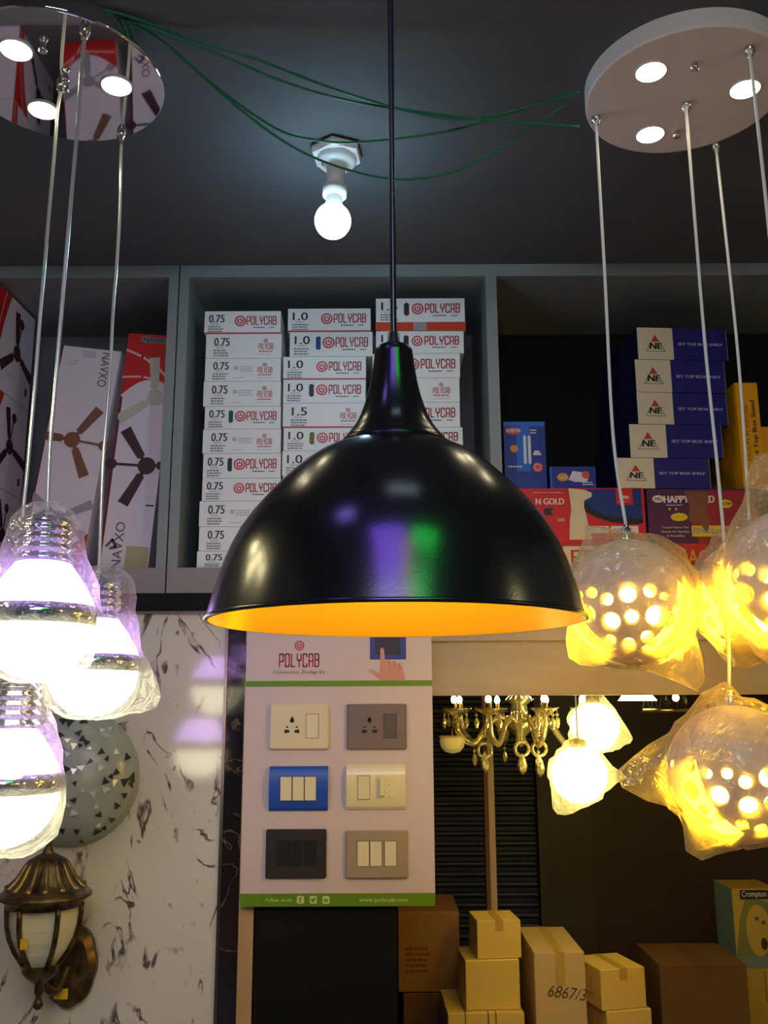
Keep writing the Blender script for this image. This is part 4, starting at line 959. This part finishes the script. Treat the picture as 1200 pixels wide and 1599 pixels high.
# ------------------------------------------------------------------ chandelier in the recess
YX = 2.88
cc = at(812, 1130, YX); ZU = zR-.001
t = thing('crystal_chandelier', 'crystal chandelier with curved arms, gold candles and drops, partly behind the beam', 'chandelier', (cc.x, YX, ZU))
def zx(v): return zat(v, YX, 800)
b = MB(); b.cyl((cc.x, YX, zx(1060)), (cc.x, YX, ZU), .006, M['brass'], 12); b.lathe([(.045, ZU), (.04, ZU-.015), (.01, ZU-.025)], M['brass'], 24, (cc.x, YX, 0)); b.build('hanging_rod', t)
b = MB(); b.lathe([(rr/500, zx(v)) for v, rr in ((1060,6),(1072,18),(1080,10),(1092,22),(1100,12),(1118,14),(1128,22),(1140,18),(1150,8),(1158,10),(1166,4),(1168,0))], M['crystal'], 24, (cc.x, YX, 0)); b.build('stem', t)
drop_spots = []
for k in range(8):
    a = radians(12+45*k); R = .205; D = Vector((cos(a), sin(a), 0)); O = Vector((cc.x, YX, 0))
    P_ = [O+D*.015+Vector((0, 0, zx(1135))), O+D*.06+Vector((0, 0, zx(1120))), O+D*.10+Vector((0, 0, zx(1132))), O+D*.145+Vector((0, 0, zx(1160))), O+D*.19+Vector((0, 0, zx(1146))), O+D*R+Vector((0, 0, zx(1116)))]
    b = MB(); b.tube(spline(P_, 7), .0085, M['crystal'], 10); b.build('arm', t)
    e = O+D*R; b = MB(); b.lathe([(.004, zx(1118)), (.02, zx(1114)), (.036, zx(1108)), (.040, zx(1105)), (.034, zx(1107)), (.0, zx(1111))], M['crystal'], 24, (e.x, e.y, 0)); cu = b.build('drip_cup', t)
    b = MB(); b.cyl((e.x, e.y, zx(1109)), (e.x, e.y, zx(1109)+.022), .010, M['brass'], 16); b.build('candle', t, label='gold candle sleeve')
    b = MB(); zf = zx(1109)+.021; b.lathe([(.005, zf), (.009, zf+.008), (.008, zf+.016), (.003, zf+.024), (0, zf+.027)], M['flame'], 16, (e.x, e.y, 0)); b.build('flame_bulb', t)
    for da in (-.9, .3, 1.5, 2.7): drop_spots.append((e+Vector((.036*cos(a+da), .036*sin(a+da), 0)), zx(1108), .9))
    if k % 2 == 0: drop_spots.append((O+D*.145, zx(1163), 1.0))
for p_, z, s_ in drop_spots:
    b = MB(); b.cyl((p_.x, p_.y, z), (p_.x, p_.y, z-.012*s_), .0008, M['brass'], 6)
    b.ball((p_.x, p_.y, z-.016*s_), .005*s_, M['crystal'], 10, 6); b.lathe([(0, z-.02*s_), (.006*s_, z-.030*s_), (.0095*s_, z-.043*s_), (.005*s_, z-.056*s_), (0, z-.062*s_)], M['crystal'], 8, (p_.x, p_.y, 0), False); b.build('crystal_drop', t)
# two large rings with pendants below the front, an amber bowl at one side
for (u, v0, v1) in ((815, 1150, 1193), (842, 1150, 1197), (757, 1152, 1190)):
    p_ = at(u, v0, YX-.12); q_ = at(u, v1, YX-.12); b = MB()
    for i in range(3): b.ball((p_.x, p_.y, p_.z-.008*i+.02), .005, M['crystal'], 10, 6)
    rr = .020; zc2 = p_.z-.035; b.tube([(p_.x+rr*cos(2*pi*i/20), p_.y, zc2+rr*sin(2*pi*i/20)) for i in range(21)], .0052, M['crystal'], 8)
    b.ball((p_.x, p_.y, zc2-.027), .005, M['crystal'], 10, 6)
    z = q_.z+.01; b.lathe([(0, z+.022), (.010, z+.004), (.015, z-.016), (.012, z-.030), (0, z-.040)], M['crystal'], 8, (p_.x, p_.y, 0), False); b.cyl((p_.x, p_.y, zc2-.03), (p_.x, p_.y, z+.02), .0008, M['brass'], 6)
    b.cyl((p_.x, p_.y, p_.z+.02), (p_.x, YX-.12, zx(1128)), .0015, M['brass'], 6); b.build('ring_drop', t)
p_ = at(707, 1160, YX-.03); b = MB(); b.lathe([(.035, .018), (.038, .005), (.034, -.012), (.022, -.026), (0, -.031)], M['amber'], 28, p_); b.lathe([(.034, .018), (.03, .004), (0, -.02)], M['amber'], 28, p_); b.tube([(p_.x+.037*cos(2*pi*i/28), p_.y+.037*sin(2*pi*i/28), p_.z+.018) for i in range(29)], .003, M['crystal'], 6)
b.tube([(p_.x, p_.y, p_.z+.02), (p_.x, p_.y, p_.z+.05)], .002, M['brass'], 6); b.build('amber_bowl', t)

# two bagged globe lamps
for k, (u, v, Y, rp, lab, lb, tails) in enumerate(((929, 1135, 2.69, 36, 'bagged glowing globe lamp, upper of two before the recess', 'cloudy plastic bag over the upper globe lamp', [((1, 0, -.5), .035, 14), ((-.1, 0, 1), .02, 20)]), (905, 1210, 2.60, 41, 'bagged glowing globe lamp, lower of two before the recess', 'cloudy plastic bag with a pointed corner over the lower globe lamp', [((1, 0, -.12), .05, 22), ((-.55, 0, -.75), .025, 18), ((-.3, 0, -1), .02, 18)]))):
    c = at(u, v, Y); rr = rp/F*Y*1.02
    t = thing('globe_pendant_lamp', lab, 'lamp', tuple(c), 'small globe pendants')
    b = MB(); b.ball(c, rr, M['globe'], 36, 24); b.build('globe', t)
    b = MB(); b.lathe([(.022, rr*.97), (.022, rr+.015), (.008, rr+.022), (0, rr+.022)], M['brass'], 20, c); b.build('cap', t)
    b = MB(); b.cyl((c.x, c.y, c.z+rr+.02), (c.x, c.y, ZU), .0022, M['cable_white'], 8); b.build('cable', t)
    bag(lb, c, [(.004, rr+.035), (.02, rr+.028), (rr*.6, rr*.85)]+[(rr*1.06*sin(radians(x)), rr*1.06*cos(radians(x))) for x in range(45, 176, 10)]+[(.004, -rr*1.06)], tails, M['bag_warm'], .006, 11+k, 22, 'bags over the globe lamps')

# black wire lattice lamp with a gold rail
YT = 2.72
pa = at(1004, 1110, YT); pb_ = at(1122, 1110, YT)
t = thing('lattice_ceiling_lamp', 'black wire lattice lamp with a gold rail, hanging under the beam', 'lamp', ((pa.x+pb_.x)/2, YT, ZU))
b = MB(); b.cyl(pa, pb_, .0065, M['brass'], 12); b.build('rail', t, label='gold rail')
b = MB(); n = 9; zt2 = pa.z+.10
for i in range(n):
    x0_ = pa.x+(pb_.x-pa.x)*i/n; x1_ = pa.x+(pb_.x-pa.x)*(i+1)/n
    b.cyl((x0_, YT, pa.z), (x1_, YT, zt2), .0022, M['black'], 6); b.cyl((x1_, YT+.01, pa.z), (x0_, YT+.01, zt2), .0022, M['black'], 6)
b.box(pa.x, pb_.x, YT-.01, YT+.02, zt2-.004, zt2+.008, M['black']); b.build('lattice', t)
b = MB(); 
for xx in (pa.x+.03, pb_.x-.03): b.cyl((xx, YT, zt2), (xx, YT, ZU), .003, M['black'], 8)
b.build('hanger', t)
p_ = at(1056, 1092, YT-.045); b = MB(); b.ball(p_, .030, mat('smoky_glass', (.9,.75,.5), .03, trans=1, ior=1.1), 24, 14); b.build('glass_bulb', t)
b = MB(); b.ball(p_+Vector((0, 0, .004)), .009, M['filament'], 12, 8); b.build('filament', t)
pw = at(996, 1092, YT+.02); b = MB(); b.lathe([(.055, -.004), (.03, .03), (.012, .045), (0, .045)], M['globe'], 28, pw); 
t2 = thing('small_shade_lamp', 'small pale glowing shade just under the beam', 'lamp', tuple(pw)); b.build('shade', t2)
b = MB(); b.cyl((pw.x, pw.y, pw.z+.045), (pw.x, pw.y, ZU), .003, M['black'], 8); b.build('stem', t2)

# ------------------------------------------------------------------ counter with cartons
ZC = .56
b = MB(); b.box(xat(622, 1599, 2.5)+.0, 1.9, 2.66, 3.49, 0, ZC, M['black'], bev=.005); tag(b.build('counter', None, (.8, 2.9, 0)), 'low black counter under the cartons in the recess', 'counter')
def carton(name, label, u0, u1, vtop, Y, zb, dep, m, yaw=0, tape=None, deco=None, group='plain cartons on the low counter', mside=None):
    """front face spans u0..u1 with its top edge at vtop at depth Y"""
    pa = at(u0, vtop, Y); pb_ = at(u1, vtop, Y); w = (pb_.x-pa.x)/max(cos(radians(yaw)), .5); zt = pa.z; h = zt-zb
    b = MB(); b.box(0, w, 0, dep, 0, h, m, bev=.0015)
    if tape:
        b.box(w*.42, w*.60, -.0007, dep, h-.0002, h+.0007, tape); b.rect(w*.42, w*.60, h*.72, h, -.0008, tape)
    if deco: deco(b, w, h, dep)
    o = b.build(name, None, (pa.x, Y, zb), (0, 0, radians(yaw)), world=False)
    return tag(o, label, 'box', group), zt
def arrows(b, w, h, d):
    for k in (.35, .6): b.box(-.0007, 0, d*k, d*k+.006, h*.3, h*.75, M['creamtape'])
    b.box(-.0007, 0, d*.3, d*.7, h*.28, h*.31, M['creamtape'])
def stamp(b, w, h, d): b.lines(w*.12, h*.52, w*.42, h*.07, 5, -.001, M['kraftd'], 4)
YK = 3.0
zk = zat(1550, YK)
carton('carton', 'brown carton under the kraft carton beside the black stand', 630, 705, 1551, YK, ZC, .24, M['kraftd'], deco=lambda b, w, h, d: b.lines(w*.5, h*.6, w*.1, .02, 3, -.001, M['seam'], 3))
carton('carton', 'kraft carton with dark stamps beside the black stand, partly behind the display board', 622, 717, 1424, YK, zk+.001, .26, M['kraft'], deco=stamp)
# cream stack
def strap(b, w, h, d):
    for k in (.22, .52, .62): b.box(w*k, w*k+.0025, -.001, d, 0, h+.0008, M['seam'])
    b.box(-.001, w+.001, -.001, d, h*.52, h*.52+.003, M['seam'])
_, z1 = carton('carton', 'wide cream carton with strap lines, lowest of the cream stack', 700, 820, 1583, 2.70, ZC, .22, M['cream'], yaw=2, deco=strap)
_, z2 = carton('carton', 'cream carton in the middle of the cream stack', 727, 812, 1500, 2.72, z1+.001, .15, M['cream'], yaw=4, deco=arrows)
carton('carton', 'cream carton on top of the cream stack, with a tape strip', 745, 814, 1438, 2.73, z2+.001, .13, M['cream'], yaw=5, tape=M['creamtape'], deco=arrows)
def hand_no(b, w, h, d): b.text('6867/3', w*.06, h*.64, .030, -.001, M['seam'], w=w*.74, T=Matrix.Translation((0, 0, 0)) @ Rot(0, h*.0, -.12), shear=.25)
carton('carton', 'tall cream carton with a handwritten number, between the cream stacks', 834, 913, 1487, 2.70, ZC, .30, M['cream2'], yaw=0, tape=M['creamtape'], deco=hand_no)
_, z3 = carton('carton', 'cream carton under the small taped one, beside the brown carton', 948, 1022, 1580, 2.74, ZC, .16, M['cream'], yaw=12, deco=arrows)
carton('carton', 'small cream carton with tape on its lid, beside the tall numbered carton', 938, 1012, 1515, 2.74, z3+.001, .16, M['cream'], yaw=14, tape=M['creamtape'], deco=arrows)
carton('carton', 'large dark brown carton at the counter end, before the pale carton', 1030, 1166, 1506, 2.80, ZC, .24, M['crate_brown'], tape=M['kraftd'])
_, z4 = carton('carton', 'dull yellow carton carrying the picture box', 1152, 1235, 1512, 3.08, ZC, .26, M['crm_yel'], deco=lambda b, w, h, d: b.rect(w*.5, w*.515, h*.4, h*.95, -.001, M['seam']))
def crm(b, w, h, d):
    b.rect(0, w, h*.0, h*.14, -.001, M['crm_blue']); b.poly([(0, h*.14), (w, h*.14), (w, h*.8), (w*.3, h*.9), (w*.12, h*.6)], -.0009, M['crm_green'])
    b.rect(w*.17, w*.79, h*.865, h*.985, -.0014, M['ink']); b.text('Crompton', w*.48, h*.90, .017, -.0018, M['wtext'], w=w*.54, align='c')
    k = 24; b.poly([(w*.52+w*.27*cos(2*pi*i/k), h*.48+h*(.32 if sin(2*pi*i/k) > 0 else .34)*sin(2*pi*i/k)) for i in range(k)], -.0014, M['crm_yel'])
    b.disc(w*.62, h*.3, .010, -.0018, M['brown'], rz=.018); b.disc(w*.5, h*.62, .006, -.0018, M['seam']); b.disc(w*.64, h*.57, .006, -.0018, M['seam'])
    b.box(-.001, 0, 0, d, 0, h, M['crm_blue'])
carton('picture_carton', 'printed appliance box on the dull yellow carton at the recess end', 1143, 1214, 1388, 3.08, z4+.001, .16, M['crm_yel'], deco=crm, group='printed appliance boxes')

# ------------------------------------------------------------------ light
def area(name, loc, target, sx, sy, col, power, shape='RECTANGLE'):
    L = bpy.data.lights.new(name, 'AREA'); L.shape = shape; L.size = sx; L.size_y = sy; L.color = col; L.energy = power
    o = bpy.data.objects.new(name, L); COL.objects.link(o); o.location = loc
    o.rotation_euler = (Vector(target)-Vector(loc)).to_track_quat('-Z', 'Y').to_euler(); return o
def point(name, loc, r, col, power):
    L = bpy.data.lights.new(name, 'POINT'); L.shadow_soft_size = r; L.color = col; L.energy = power
    o = bpy.data.objects.new(name, L); COL.objects.link(o); o.location = loc; return o
area('front_fill_light', (.0, -1.2, 2.68), (0, 2.4, 1.6), 1.0, .25, (.90,.95,1), 24)  # unseen fill, added to brighten the cabinet fronts and the board
area('violet_ceiling_panel', (-.10, -.42, 2.72), (-.10, -.42, 0), .42, .95, (.25,.11,1), 19)
area('rosy_ceiling_panel', (.17, -.50, 2.72), (.17, -.50, 0), .12, .75, (1,.50,.50), 2)
area('green_ceiling_panel', (.40, -.12, 2.72), (.40, -.12, 0), .34, .34, (.02,1,.10), 4.2)
area('green_ceiling_panel', (.42, -.75, 2.72), (.42, -.75, 0), .36, .45, (.02,1,.10), 5)
area('violet_ceiling_spot', (-.52, .40, 2.72), (-.52, .40, 0), .18, .18, (.35,.22,1), 1.3)
area('cool_ceiling_panel', (.08, .66, 2.73), (.08, .66, 0), .26, .16, (.65,.82,1), .4)
for x_, y_ in ((-1.12, 1.10), (-1.26, 1.22), (-1.05, 1.28), (-1.2, .96)): area('neighbour_downlight', (x_, y_, 2.22), (x_*.4, y_*.8, 1.4), .07, .07, (1,.86,.45), 1.0, 'DISK')
point('warm_shop_lamp', (1.2, .55, 2.1), .06, (1,.86,.45), 4)
point('warm_recess_lamp', (1.0, 2.75, 1.7), .06, (1,.75,.25), 1)
w = bpy.data.worlds.new('world'); S.world = w; w.use_nodes = True
w.node_tree.nodes['Background'].inputs['Color'].default_value = (.9,.85,.95,1); w.node_tree.nodes['Background'].inputs['Strength'].default_value = .03
S.view_settings.view_transform = 'Standard'; S.view_settings.look = 'None'; S.view_settings.gamma = 1; S.view_settings.use_curve_mapping = False
S.view_settings.exposure = -0.55
